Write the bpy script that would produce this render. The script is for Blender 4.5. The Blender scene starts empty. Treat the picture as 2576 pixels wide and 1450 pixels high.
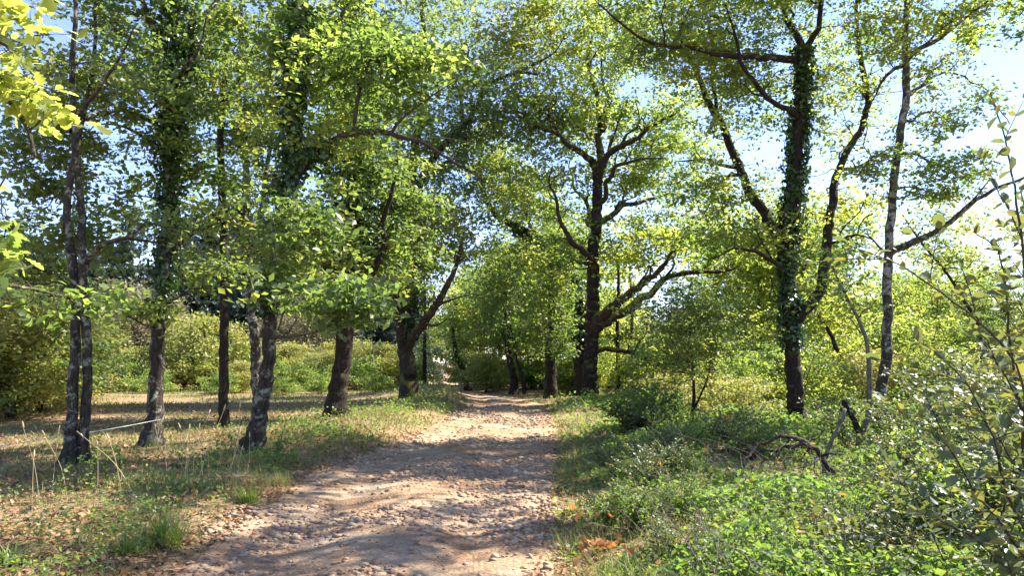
import bpy, math, random
import numpy as np
from mathutils import Vector

# ------------------------------------------------------------------ camera, sky, sun, exposure
scene = bpy.context.scene
COL = scene.collection
R = math.radians
FPX, CX, CY, CAMH = 1900.0, 1288.0, 725.0, 1.6        # measured on a 2576 x 1450 view of the photograph
PITCH = math.atan(195.0 / FPX)
cam_d = bpy.data.cameras.new('camera')
cam_d.sensor_width = 36.0
cam_d.lens = 36.0 * FPX / 2576.0
cam_d.clip_start, cam_d.clip_end = 0.05, 2000.0
cam = bpy.data.objects.new('camera', cam_d)
COL.objects.link(cam)
cam.location = (0, 0, CAMH)
cam.rotation_euler = (R(90) + PITCH, 0, 0)
scene.camera = cam

SUN_AZ, SUN_EL = R(68), R(49)                         # azimuth from +Y towards +X
world = bpy.data.worlds.new('World')
scene.world = world
world.use_nodes = True
wn = world.node_tree
sky = wn.nodes.new('ShaderNodeTexSky')
sky.sky_type = 'NISHITA'
sky.sun_disc = False
sky.sun_elevation = SUN_EL
sky.sun_rotation = SUN_AZ
sky.air_density, sky.dust_density, sky.ozone_density = 1.0, .1, 3.0
bgn = wn.nodes['Background']
bgn.inputs['Strength'].default_value = 0.075
tintn = wn.nodes.new('ShaderNodeMix'); tintn.data_type = 'RGBA'; tintn.blend_type = 'MULTIPLY'
tintn.inputs[0].default_value = 1.0
tintn.inputs[7].default_value = (1.0, .91, 1.06, 1)             # the whole sky a touch bluer, evenly
wn.links.new(sky.outputs[0], tintn.inputs[6]); wn.links.new(tintn.outputs[2], bgn.inputs['Color'])
sun_d = bpy.data.lights.new('sun', 'SUN')
sun_d.energy = 3.8
sun_d.angle = R(0.53)
sun_d.color = (1.0, 0.93, 0.82)
sun = bpy.data.objects.new('sun', sun_d)
COL.objects.link(sun)
SDIR = Vector((math.sin(SUN_AZ) * math.cos(SUN_EL), math.cos(SUN_AZ) * math.cos(SUN_EL), math.sin(SUN_EL)))
sun.rotation_euler = (-SDIR).to_track_quat('-Z', 'Y').to_euler()
sun.location = (20, 20, 30)
vs = scene.view_settings
vs.view_transform, vs.look, vs.gamma = 'Standard', 'None', 1.0
vs.exposure = 2.35
scene.render.engine = 'CYCLES'
cy = scene.cycles
cy.max_bounces, cy.diffuse_bounces, cy.glossy_bounces, cy.transmission_bounces, cy.transparent_max_bounces = 8, 4, 2, 5, 4
cy.use_denoising = True
cy.sample_clamp_indirect = 6.0
cy.caustics_reflective = cy.caustics_refractive = False

rng = np.random.default_rng(7)
random.seed(7)

# ------------------------------------------------------------------ pixels to places
_f = np.array([0, math.cos(PITCH), math.sin(PITCH)])
_u = np.array([0, -math.sin(PITCH), math.cos(PITCH)])
def ray(px, py):
    return _f + np.array([(px - CX) / FPX, 0, 0]) + _u * ((CY - py) / FPX)
def at(px, py, Y):                                    # the point on that sight line Y metres ahead
    d = ray(px, py)
    return np.array([0, 0, CAMH]) + d * (Y / d[1])
def on_ground(px, py):
    d = ray(px, py); z = 0.
    for _ in range(12):
        t = (z - CAMH) / d[2]
        z = .5 * z + .5 * float(hgt(d[0] * t, d[1] * t))
    return d[0] * t, d[1] * t

# ------------------------------------------------------------------ noise and terrain
def _hash(i, j, k=0):
    n = (i.astype(np.int64) * 374761393 + j.astype(np.int64) * 668265263 + np.int64(k) * 974711) & 0x7fffffff
    n = ((n ^ (n >> 13)) * 1274126177) & 0x7fffffff
    return ((n ^ (n >> 16)) & 0xffff) / 65535.0
def vnoise(x, y, k=0):
    x = np.asarray(x, float); y = np.asarray(y, float)
    i, j = np.floor(x), np.floor(y)
    fx, fy = x - i, y - j
    fx, fy = fx * fx * (3 - 2 * fx), fy * fy * (3 - 2 * fy)
    a, b = _hash(i, j, k), _hash(i + 1, j, k)
    c, d = _hash(i, j + 1, k), _hash(i + 1, j + 1, k)
    return (a + (b - a) * fx) * (1 - fy) + (c + (d - c) * fx) * fy
def fbm(x, y, k=0, o=3):
    s, a, t = 0, 1.0, 0
    for q in range(o):
        s = s + a * vnoise(np.asarray(x) * 2 ** q, np.asarray(y) * 2 ** q, k + q * 17); t += a; a *= .5
    return s / t
def sstep(a, b, x):
    t = np.clip((np.asarray(x, float) - a) / (b - a), 0, 1)
    return t * t * (3 - 2 * t)
TY = np.array([-30, 3, 6.5, 10.9, 14.3, 18.6, 25.5, 31.7, 37, 42, 47, 60, 120, 200, 400.])
TX = np.array([-1.3, -1.3, -1.23, -1.25, -.9, -.52, -.27, -.25, -1.0, -2.6, -4.2, -5.4, -10.3, -17.0, -33.])
TW = np.array([1.6, 1.6, 1.62, 1.85, 1.72, 1.58, 1.48, 1.5, 1.5, 1.5, 1.5, 1.4, 1.4, 1.5, 1.5])
def track_u(x, y):                                    # signed metres from the centre line, and the half width there
    return np.asarray(x, float) - np.interp(y, TY, TX), np.interp(y, TY, TW)
def hgt(x, y):
    x = np.asarray(x, float); y = np.asarray(y, float)
    u, w = track_u(x, y)
    fade = 1 - sstep(60, 120, np.hypot(x, y))
    z = (fbm(x / 3.1, y / 3.1, 3) - .5) * .16 * fade + (fbm(x / .7, y / .7, 9, 2) - .5) * .035 * fade
    e = np.abs(u) - w
    left = sstep(-.2, .9, e) * (.07 + .17 * sstep(10, 20, y) * (1 - .6 * sstep(2.5, 6, e)))
    right = sstep(-.2, 1.2, e) * .12
    z = z * (0.25 + .75 * sstep(-.4, .6, e)) + np.where(u < 0, left, right)
    ins = 1 - sstep(-.5, 0, e)
    z = z - ins * (.045 * np.exp(-((np.abs(u + .1 * np.sin(y * .5)) - .8) / .33) ** 2) - .04 * np.exp(-(u / .4) ** 2) - (fbm(x / 1.6, y / .9, 41) - .5) * .025)
    z = z + .42 * np.exp(-(((x + 3.9) / 1.9) ** 2 + ((y - 37) / 4.5) ** 2))
    return z

# ------------------------------------------------------------------ mesh helpers
def mesh_from(name, V, T, mat, tint=None, smooth=False):
    me = bpy.data.meshes.new(name)
    V = np.ascontiguousarray(V, np.float32); T = np.ascontiguousarray(T, np.int32)
    n, k = T.shape
    me.vertices.add(len(V)); me.vertices.foreach_set('co', V.ravel())
    me.loops.add(n * k); me.loops.foreach_set('vertex_index', T.ravel())
    me.polygons.add(n)
    me.polygons.foreach_set('loop_start', np.arange(0, n * k, k, dtype=np.int32))
    me.polygons.foreach_set('loop_total', np.full(n, k, np.int32))
    if smooth:
        me.polygons.foreach_set('use_smooth', np.ones(n, bool))
    if tint is not None:
        a = me.attributes.new('tint', 'FLOAT', 'POINT')
        a.data.foreach_set('value', np.ascontiguousarray(tint, np.float32))
    me.update(); me.validate()
    if mat: me.materials.append(mat)
    return me
def link(name, me, parent=None, loc=None):
    o = bpy.data.objects.new(name, me)
    COL.objects.link(o)
    if parent is not None: o.parent = parent
    if loc is not None: o.location = loc
    return o
def thing(name, label, cat, loc=(0, 0, 0), group=None):
    o = bpy.data.objects.new(name, None)
    COL.objects.link(o)
    o.empty_display_size = .2
    o.location = loc
    o['label'], o['category'] = label, cat
    if group: o['group'] = group
    return o
def tag(o, label=None, cat=None, group=None, kind=None):
    if label: o['label'] = label
    if cat: o['category'] = cat
    if group: o['group'] = group
    if kind: o['kind'] = kind
    return o
def dup(root, loc, rz=0., sc=1., label=None, group=None, tilt=(0, 0)):
    r = root.copy(); COL.objects.link(r)
    r.location = loc; r.rotation_euler = (tilt[0], tilt[1], rz)
    r.scale = (sc, sc, sc) if np.isscalar(sc) else sc
    if label: r['label'] = label
    if group: r['group'] = group
    for ch in root.children:
        c = ch.copy(); COL.objects.link(c); c.parent = r
        for g in ch.children:
            d = g.copy(); COL.objects.link(d); d.parent = c
    return r
def unit(v):
    return v / (np.linalg.norm(v, axis=-1, keepdims=True) + 1e-9)
def stamp(P, D, N, L, W, tv, tf, rs=None):
    """copies of a small template (along, across, up) at points P; D along, N up; L, W sizes"""
    tv = np.asarray(tv, float); tf = np.asarray(tf, int)
    D = unit(D); S = unit(np.cross(D, N)); N = np.cross(S, D)
    L = np.asarray(L)[:, None, None]; W = np.asarray(W)[:, None, None]
    V = P[:, None, :] + D[:, None, :] * tv[None, :, 0:1] * L + S[:, None, :] * tv[None, :, 1:2] * W + N[:, None, :] * tv[None, :, 2:3] * W
    n, m = len(P), len(tv)
    F = (tf[None] + (np.arange(n) * m)[:, None, None]).reshape(-1, tf.shape[1])
    return V.reshape(-1, 3), F
KITE = ([(0, 0, 0), (.55, .5, .14), (1, 0, -.05), (.55, -.5, .14)], [(0, 2, 1), (0, 3, 2)])
OVAL = ([(0, 0, 0), (.28, .42, .1), (.68, .42, .12), (1, 0, -.1), (.68, -.42, .12), (.28, -.42, .1), (.5, 0, -.02)],
        [(0, 6, 1), (1, 6, 2), (2, 6, 3), (3, 6, 4), (4, 6, 5), (5, 6, 0)])
_lob = [(.0, .03), (.12, .10), (.20, .26), (.30, .16), (.42, .42), (.52, .24), (.64, .52), (.74, .32), (.86, .36), (1.0, .06)]
OAK = ([(u, 0, -.10 * u * u) for u, _ in _lob] + [(u, v, .12 * v - .10 * u * u) for u, v in _lob] + [(u, -v, .12 * v - .10 * u * u) for u, v in _lob],
       [t for i in range(9) for t in ((i, i + 1, 10 + i), (i + 1, 11 + i, 10 + i), (i, 20 + i, i + 1), (i + 1, 20 + i, 21 + i))])
BLADE = ([(0, .5, 0), (0, -.5, 0), (.5, .32, 0), (.5, -.32, 0), (1, 0, 0)], [(0, 1, 3), (0, 3, 2), (2, 3, 4)])
IVY = ([(0, 0, 0), (.1, .5, .05), (.45, .34, .05), (1, 0, -.08), (.45, -.34, .05), (.1, -.5, .05)], [(0, 2, 1), (0, 3, 2), (0, 4, 3), (0, 5, 4)])

def leaf_arrays(P, L, rng_, up=.55, droop=.25, ratio=.58, tpl=KITE, tint=None, out=None, nrm=None):
    n = len(P)
    D = rng_.normal(size=(n, 3)); D[:, 2] = D[:, 2] * .5 - droop
    if out is not None: D = D + out
    N = rng_.normal(size=(n, 3)) * .75; N[:, 2] += up * 1.6
    if nrm is not None: N = nrm + rng_.normal(size=(n, 3)) * .42
    Ls = L * rng_.uniform(.5, 1.5, n)
    V, F = stamp(P, D, N, Ls, Ls * ratio, *tpl)
    t = rng_.random(n) if tint is None else tint
    return V, F, np.repeat(t, len(tpl[0]))

def catmull(P, n):
    P = np.asarray(P, float)
    if len(P) == 2: return P[0] + (P[1] - P[0]) * np.linspace(0, 1, n)[:, None]
    Q = np.vstack([2 * P[0] - P[1], P, 2 * P[-1] - P[-2]])
    seg = np.linalg.norm(np.diff(P[:, :3], axis=0), axis=1)
    cum = np.r_[0, np.cumsum(seg)]; s = np.linspace(0, cum[-1], n)
    i = np.clip(np.searchsorted(cum, s, side='right') - 1, 0, len(P) - 2)
    t = ((s - cum[i]) / np.maximum(seg[i], 1e-6))[:, None]
    p0, p1, p2, p3 = Q[i], Q[i + 1], Q[i + 2], Q[i + 3]
    return .5 * ((2 * p1) + (p2 - p0) * t + (2 * p0 - 5 * p1 + 4 * p2 - p3) * t ** 2 + (3 * p1 - p0 - 3 * p2 + p3) * t ** 3)
def tube(P, rad, sides=8, rough=0., flare=0., seed=0, cap=True):
    """one tapered tube along P; rough: bark ridges and lumps as a share of the radius"""
    P = np.asarray(P, float); n = len(P); rad = np.broadcast_to(np.asarray(rad, float), (n,)).copy()
    Tn = unit(np.gradient(P, axis=0))
    ref = np.array([1., 0, 0]) if abs(Tn[0][0]) < .8 else np.array([0, 1., 0])
    A = np.zeros((n, 3)); a = ref
    for i in range(n):
        a = a - Tn[i] * np.dot(a, Tn[i]); a = a / (np.linalg.norm(a) + 1e-9); A[i] = a
    B = np.cross(Tn, A)
    th = np.linspace(0, 2 * np.pi, sides, endpoint=False)
    rr = np.repeat(rad[:, None], sides, 1)
    if rough or flare:
        s = np.r_[0, np.cumsum(np.linalg.norm(np.diff(P, axis=0), axis=1))]
        k = seed * 13
        cx_, sx_ = np.cos(th)[None] * 1.3 + 7 + seed, np.sin(th)[None] * 1.3
        lum = vnoise(cx_ * 1.1 + s[:, None] * .35, sx_ * 1.1 + s[:, None] * .8, k) - .5
        rid = vnoise(cx_ * 6 + s[:, None] * .3, sx_ * 6 + s[:, None] * 1.6, k + 5) - .5
        fin = vnoise(cx_ * 9 + s[:, None] * 5, sx_ * 9 + s[:, None] * 7, k + 9) - .5
        rr = rr * (1 + rough * (lum * .42 + rid * .42 + fin * .25))
        if flare:
            g = np.exp(-s / (rad[0] * 1.9))[:, None]
            rr = rr * (1 + flare * g * (.6 + .7 * (.5 + .5 * np.cos(th * 4 + seed * 2 + 1.1 * np.sin(th + seed)))[None]))
    V = P[:, None] + A[:, None] * (np.cos(th)[None, :, None] * rr[..., None]) + B[:, None] * (np.sin(th)[None, :, None] * rr[..., None])
    V = V.reshape(-1, 3)
    i, j = np.meshgrid(np.arange(n - 1), np.arange(sides), indexing='ij')
    a0, a1 = i * sides + j, i * sides + (j + 1) % sides
    F = np.stack([a0, a1, a1 + sides, a0 + sides], -1).reshape(-1, 4)
    if cap:
        V = np.vstack([V, P[-1] + Tn[-1] * rad[-1] * .5])
        e = (n - 1) * sides; jj = np.arange(sides)
        F = np.vstack([F, np.stack([e + jj, e + (jj + 1) % sides, np.full(sides, len(V) - 1), np.full(sides, len(V) - 1)], -1)])
    return V, F
def tri(F):
    return np.vstack([F[:, [0, 1, 2]], F[:, [0, 2, 3]]])
def clean_tris(V, F):
    F = tri(F) if F.shape[1] == 4 else F
    return V, F[(F[:, 0] != F[:, 1]) & (F[:, 1] != F[:, 2]) & (F[:, 0] != F[:, 2])]
def twig_tubes(C, r0, r1, sides=4):
    """C: (T, K, 3) polylines"""
    Tn = unit(np.gradient(C, axis=1)); K = C.shape[1]
    ref = np.where(np.abs(Tn[..., 2:3]) > .9, np.array([1., 0, 0]), np.array([0, 0, 1.]))
    A = unit(np.cross(Tn, ref)); B = np.cross(Tn, A)
    th = np.linspace(0, 2 * np.pi, sides, endpoint=False)
    f = np.linspace(0, 1, K)[None, :]
    rad = (r0[:, None] * (1 - f) + r1[:, None] * f)[..., None, None]
    V = C[:, :, None] + (A[:, :, None] * np.cos(th)[:, None] + B[:, :, None] * np.sin(th)[:, None]) * rad
    t, k, j = np.meshgrid(np.arange(len(C)), np.arange(K - 1), np.arange(sides), indexing='ij')
    b = t * K * sides + k * sides
    a0, a1 = b + j, b + (j + 1) % sides
    F = np.stack([a0, a1, a1 + sides, a0 + sides], -1).reshape(-1, 4)
    return V.reshape(-1, 3), F

# ------------------------------------------------------------------ materials
def newmat(name):
    m = bpy.data.materials.new(name); m.use_nodes = True
    nt = m.node_tree; nt.nodes.clear()
    out = nt.nodes.new('ShaderNodeOutputMaterial')
    return m, nt, out
def ramp(nt, stops, fac):
    r = nt.nodes.new('ShaderNodeValToRGB')
    e = r.color_ramp.elements
    while len(e) < len(stops): e.new(.5)
    for el, (p, c) in zip(e, stops):
        el.position = p; el.color = (*c, 1)
    nt.links.new(fac, r.inputs[0])
    return r.outputs[0]
def noise(nt, scale, detail=4, rough=.55, coord=None, dist=0.):
    n = nt.nodes.new('ShaderNodeTexNoise')
    n.inputs['Scale'].default_value = scale; n.inputs['Detail'].default_value = detail
    n.inputs['Roughness'].default_value = rough; n.inputs['Distortion'].default_value = dist
    if coord is not None: nt.links.new(coord, n.inputs['Vector'])
    return n.outputs['Fac']
def mixc(nt, fac, a, b, mode='MIX'):
    m = nt.nodes.new('ShaderNodeMix'); m.data_type = 'RGBA'; m.blend_type = mode
    for sock, v in ((m.inputs[0], fac), (m.inputs[6], a), (m.inputs[7], b)):
        if hasattr(v, 'is_linked'): nt.links.new(v, sock)
        elif np.isscalar(v): sock.default_value = v
        else: sock.default_value = (*v, 1)
    return m.outputs[2]
def leaf_mat(name, stops, tstops, trans=.45, rough=.45, spec=.45):
    m, nt, out = newmat(name)
    at_ = nt.nodes.new('ShaderNodeAttribute'); at_.attribute_name = 'tint'
    c1 = ramp(nt, stops, at_.outputs['Fac']); c2 = ramp(nt, tstops, at_.outputs['Fac'])
    p = nt.nodes.new('ShaderNodeBsdfPrincipled')
    p.inputs['Roughness'].default_value = rough
    p.inputs['Specular IOR Level'].default_value = spec
    nt.links.new(c1, p.inputs['Base Color'])
    t = nt.nodes.new('ShaderNodeBsdfTranslucent'); nt.links.new(c2, t.inputs[0])
    mx = nt.nodes.new('ShaderNodeMixShader'); mx.inputs[0].default_value = trans
    nt.links.new(p.outputs[0], mx.inputs[1]); nt.links.new(t.outputs[0], mx.inputs[2])
    nt.links.new(mx.outputs[0], out.inputs[0])
    return m
OR = (.30, .10, .02)
M = {}
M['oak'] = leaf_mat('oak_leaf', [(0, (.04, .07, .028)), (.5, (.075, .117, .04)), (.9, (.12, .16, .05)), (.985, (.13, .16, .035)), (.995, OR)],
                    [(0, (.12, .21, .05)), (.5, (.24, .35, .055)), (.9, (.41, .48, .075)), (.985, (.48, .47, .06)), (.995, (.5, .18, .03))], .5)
M['lime'] = leaf_mat('backlit_tint_leaf', [(0, (.045, .08, .028)), (.5, (.085, .125, .04)), (.985, (.14, .17, .03)), (.997, OR)],
                     [(0, (.15, .26, .045)), (.5, (.33, .45, .065)), (.985, (.61, .65, .10)), (.997, (.5, .18, .03))], .58)  # brighter, yellower copy of the oak leaf, backlight put into the colour
M['ivy'] = leaf_mat('ivy_leaf', [(0, (.018, .05, .014)), (.6, (.035, .08, .02)), (1, (.06, .11, .025))],
                    [(0, (.06, .15, .02)), (1, (.15, .26, .03))], .25, .3, .55)
M['bramble'] = leaf_mat('bramble_leaf', [(0, (.05, .09, .03)), (.5, (.10, .155, .05)), (.9, (.165, .22, .075)), (.985, (.22, .22, .07)), (.995, OR)],
                        [(0, (.15, .30, .04)), (.5, (.25, .40, .05)), (.985, (.45, .50, .06)), (.995, (.4, .2, .03))], .45, .5, .3)
M['grey'] = leaf_mat('oval_leaf', [(0, (.07, .10, .05)), (.6, (.10, .13, .055)), (.92, (.14, .15, .05)), (.98, (.25, .15, .04))],
                     [(0, (.16, .22, .06)), (.6, (.26, .30, .06)), (.92, (.42, .38, .06)), (.98, (.4, .2, .04))], .30, .42, .5)
M['scrub'] = leaf_mat('scrub_leaf', [(0, (.13, .16, .04)), (.5, (.24, .24, .06)), (1, (.34, .30, .09))],
                      [(0, (.26, .34, .05)), (1, (.5, .48, .1))], .4, .5, .4)
M['straw'] = leaf_mat('grey_scrub_leaf', [(0, (.12, .125, .07)), (1, (.24, .21, .12))], [(0, (.2, .2, .09)), (1, (.34, .3, .14))], .35, .6, .3)
M['pine'] = leaf_mat('conifer_needle', [(0, (.045, .075, .06)), (1, (.09, .125, .095))], [(0, (.06, .1, .06)), (1, (.14, .19, .11))], .2, .5, .4)  # paler and bluer: sunlight and distance haze put into the needle colour
M['grass'] = leaf_mat('grass_blade', [(0, (.06, .11, .025)), (.4, (.11, .15, .04)), (.7, (.22, .2, .08)), (1, (.36, .29, .14))],
                      [(0, (.2, .32, .04)), (.4, (.3, .38, .06)), (.7, (.4, .36, .12)), (1, (.45, .36, .17))], .35, .5, .35)
M['greengrass'] = leaf_mat('fresh_grass_blade', [(0, (.07, .14, .02)), (1, (.14, .2, .04))], [(0, (.25, .42, .04)), (1, (.42, .52, .07))], .42, .4, .45)
M['dry'] = leaf_mat('dry_leaf', [(0, (.14, .075, .04)), (.4, (.24, .12, .055)), (.75, (.34, .2, .1)), (1, (.42, .29, .17))],
                    [(0, (.3, .12, .04)), (1, (.45, .26, .1))], .22, .55, .3)
M['browntwig'] = leaf_mat('brown_oak_leaf', [(0, (.22, .09, .03)), (1, (.36, .17, .05))], [(0, (.45, .17, .03)), (1, (.6, .3, .06))], .35, .5, .35)

def bark_mat(name, dark, mid, lichen, lamt=.5, moss=.3, scale=1., mosscol=(.10, .11, .02)):
    m, nt, out = newmat(name)
    tc = nt.nodes.new('ShaderNodeTexCoord')
    mp = nt.nodes.new('ShaderNodeMapping'); mp.inputs['Scale'].default_value = (scale, scale, scale * .28)
    nt.links.new(tc.outputs['Object'], mp.inputs[0])
    n1 = noise(nt, 22, 5, .6, mp.outputs[0], .4)
    col = ramp(nt, [(.3, dark), (.55, mid), (.75, tuple(c * 1.35 for c in mid))], n1)
    n2 = noise(nt, 5.5 * scale, 6, .7, tc.outputs['Object'], .6)
    msk = ramp(nt, [(.62 - .2 * lamt, (0, 0, 0)), (.70 - .2 * lamt, (1, 1, 1))], n2)
    n3 = noise(nt, 40 * scale, 3, .6, tc.outputs['Object'])
    lc = ramp(nt, [(.35, tuple(c * .55 for c in lichen)), (.65, lichen)], n3)
    col = mixc(nt, msk, col, lc)
    if moss:
        geo = nt.nodes.new('ShaderNodeNewGeometry')
        sp = nt.nodes.new('ShaderNodeSeparateXYZ'); nt.links.new(geo.outputs['Normal'], sp.inputs[0])
        n4 = noise(nt, 3.2 * scale, 4, .6, tc.outputs['Object'])
        ad = nt.nodes.new('ShaderNodeMath'); ad.operation = 'MULTIPLY_ADD'
        nt.links.new(sp.outputs['Z'], ad.inputs[0]); ad.inputs[1].default_value = .42; nt.links.new(n4, ad.inputs[2])
        mm = ramp(nt, [(.80 - .3 * moss, (0, 0, 0)), (.95 - .3 * moss, (1, 1, 1))], ad.outputs[0])
        mc = ramp(nt, [(.3, tuple(c * .6 for c in mosscol)), (.7, mosscol)], n3)
        col = mixc(nt, mm, col, mc)
    p = nt.nodes.new('ShaderNodeBsdfPrincipled'); p.inputs['Roughness'].default_value = .85
    p.inputs['Specular IOR Level'].default_value = .2
    nt.links.new(col, p.inputs['Base Color'])
    b = nt.nodes.new('ShaderNodeBump'); b.inputs['Strength'].default_value = 1.0; b.inputs['Distance'].default_value = .06
    nt.links.new(n1, b.inputs['Height']); nt.links.new(b.outputs[0], p.inputs['Normal'])
    nt.links.new(p.outputs[0], out.inputs[0])
    return m
M['bark'] = bark_mat('oak_bark', (.012, .010, .007), (.05, .040, .028), (.30, .30, .22), .5, .5)
M['barkdark'] = bark_mat('dark_oak_bark', (.009, .007, .005), (.03, .021, .016), (.12, .11, .085), .2, .5)
M['barkpale'] = bark_mat('lichen_bark', (.016, .013, .010), (.062, .052, .038), (.34, .34, .27), .55, .35)
M['barkmoss'] = bark_mat('mossy_bark', (.015, .011, .008), (.05, .036, .026), (.14, .13, .08), .25, .8, 1., (.16, .15, .025))
M['barkred'] = bark_mat('reddish_bark', (.025, .014, .010), (.08, .048, .034), (.22, .18, .14), .3, .2)
M['twig'] = bark_mat('twig_bark', (.02, .015, .011), (.06, .046, .032), (.13, .12, .085), .3, 0)
M['dead'] = bark_mat('dead_wood', (.06, .052, .042), (.16, .14, .11), (.24, .23, .2), .4, 0)

def ground_mat():
    m, nt, out = newmat('forest_floor')
    tc = nt.nodes.new('ShaderNodeTexCoord')
    n1 = noise(nt, .35, 5, .6, tc.outputs['Object'])
    n2 = noise(nt, 6, 6, .7, tc.outputs['Object'])
    n3 = noise(nt, 45, 4, .7, tc.outputs['Object'])
    litter = ramp(nt, [(.3, (.11, .06, .035)), (.5, (.27, .165, .095)), (.7, (.42, .29, .185))], n3)
    grass = ramp(nt, [(.3, (.10, .085, .04)), (.55, (.21, .175, .085)), (.75, (.33, .27, .15))], n3)
    f = ramp(nt, [(.45, (0, 0, 0)), (.62, (1, 1, 1))], n1)
    f2 = ramp(nt, [(.42, (0, 0, 0)), (.6, (1, 1, 1))], n2)
    c = mixc(nt, f, litter, grass); c = mixc(nt, mixc(nt, .5, f2, (0, 0, 0)), c, grass)
    p = nt.nodes.new('ShaderNodeBsdfPrincipled'); p.inputs['Roughness'].default_value = .95
    p.inputs['Specular IOR Level'].default_value = .1
    nt.links.new(c, p.inputs['Base Color'])
    b = nt.nodes.new('ShaderNodeBump'); b.inputs['Strength'].default_value = .8; b.inputs['Distance'].default_value = .03
    nt.links.new(n3, b.inputs['Height']); nt.links.new(b.outputs[0], p.inputs['Normal'])
    nt.links.new(p.outputs[0], out.inputs[0])
    return m
def track_mat():
    m, nt, out = newmat('stony_earth')
    tc = nt.nodes.new('ShaderNodeTexCoord')
    n1 = noise(nt, .8, 5, .6, tc.outputs['Object'])
    n3 = noise(nt, 35, 5, .7, tc.outputs['Object'])
    base = ramp(nt, [(.3, (.14, .080, .043)), (.5, (.27, .168, .095)), (.7, (.41, .275, .165))], n3)
    pale = ramp(nt, [(.3, (.26, .185, .115)), (.7, (.48, .365, .25))], n3)
    v = nt.nodes.new('ShaderNodeTexVoronoi'); v.inputs['Scale'].default_value = 26
    nt.links.new(tc.outputs['Object'], v.inputs['Vector'])
    c = mixc(nt, ramp(nt, [(.42, (0, 0, 0)), (.62, (1, 1, 1))], n1), base, pale)
    p = nt.nodes.new('ShaderNodeBsdfPrincipled'); p.inputs['Roughness'].default_value = .95
    p.inputs['Specular IOR Level'].default_value = .12
    nt.links.new(c, p.inputs['Base Color'])
    b = nt.nodes.new('ShaderNodeBump'); b.inputs['Strength'].default_value = .7; b.inputs['Distance'].default_value = .03
    b2 = nt.nodes.new('ShaderNodeBump'); b2.invert = True; b2.inputs['Strength'].default_value = .6; b2.inputs['Distance'].default_value = .02
    nt.links.new(n3, b.inputs['Height']); nt.links.new(v.outputs['Distance'], b2.inputs['Height'])
    nt.links.new(b.outputs[0], b2.inputs['Normal']); nt.links.new(b2.outputs[0], p.inputs['Normal'])
    nt.links.new(p.outputs[0], out.inputs[0])
    return m
def stone_mat(name, attr):
    m, nt, out = newmat(name)
    tc = nt.nodes.new('ShaderNodeTexCoord')
    if attr:
        a = nt.nodes.new('ShaderNodeAttribute'); a.attribute_name = 'tint'; f = a.outputs['Fac']
    else:
        a = nt.nodes.new('ShaderNodeObjectInfo'); f = a.outputs['Random']
    c = ramp(nt, [(0, (.20, .125, .075)), (.25, (.34, .225, .14)), (.5, (.31, .235, .16)), (.75, (.44, .325, .215)), (.93, (.34, .17, .09)), (1, (.52, .42, .30))], f)
    n = noise(nt, 30, 4, .6, tc.outputs['Object'])
    c = mixc(nt, .5, c, ramp(nt, [(.3, (.6, .57, .55)), (.7, (1, 1, 1))], n), 'MULTIPLY')
    p = nt.nodes.new('ShaderNodeBsdfPrincipled'); p.inputs['Roughness'].default_value = .75
    p.inputs['Specular IOR Level'].default_value = .25
    nt.links.new(c, p.inputs['Base Color']); nt.links.new(p.outputs[0], out.inputs[0])
    return m
def flat_mat(name, col, rough=.6):
    m, nt, out = newmat(name)
    tc = nt.nodes.new('ShaderNodeTexCoord')
    n = noise(nt, 30, 3, .6, tc.outputs['Object'])
    c = ramp(nt, [(.3, tuple(x * .75 for x in col)), (.7, col)], n)
    p = nt.nodes.new('ShaderNodeBsdfPrincipled'); p.inputs['Roughness'].default_value = rough
    nt.links.new(c, p.inputs['Base Color']); nt.links.new(p.outputs[0], out.inputs[0])
    return m
M['ground'], M['track'] = ground_mat(), track_mat()
M['stone'], M['pebble'] = stone_mat('stone', False), stone_mat('pebble', True)
M['tape'] = flat_mat('white_tape', (.55, .55, .53))
M['stalk'] = flat_mat('dry_stalk', (.5, .38, .2))
M['yellowmoss'] = flat_mat('yellow_moss', (.3, .24, .03), .9)

# ------------------------------------------------------------------ ground and track
def grid_mesh(name, xs, ys, mat, fn):
    X, Y = np.meshgrid(xs, ys, indexing='ij')
    V = np.stack([X, Y, fn(X, Y)], -1).reshape(-1, 3)
    n, m_ = len(xs), len(ys)
    i, j = np.meshgrid(np.arange(n - 1), np.arange(m_ - 1), indexing='ij')
    a = i * m_ + j
    F = np.stack([a, a + m_, a + m_ + 1, a + 1], -1).reshape(-1, 4)
    return mesh_from(name, V, F, mat, smooth=True)
def spaced(lo, hi, near, step, far):
    a = list(np.arange(-near, near + step, step)); s = step
    while a[-1] < hi: s = min(s * 1.25, far); a.append(a[-1] + s)
    s = step; b = []
    c = -near
    while c > lo: s = min(s * 1.25, far); c -= s; b.append(c)
    return np.array(b[::-1] + a)
gx = spaced(-500, 500, 14, .28, 40)
gy = spaced(-60, 700, 20, .28, 40) + 18
go = link('ground', grid_mesh('ground', gx, gy, M['ground'], hgt)); tag(go, 'forest floor of leaf litter, moss and thin dry grass', kind='structure')

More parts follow.
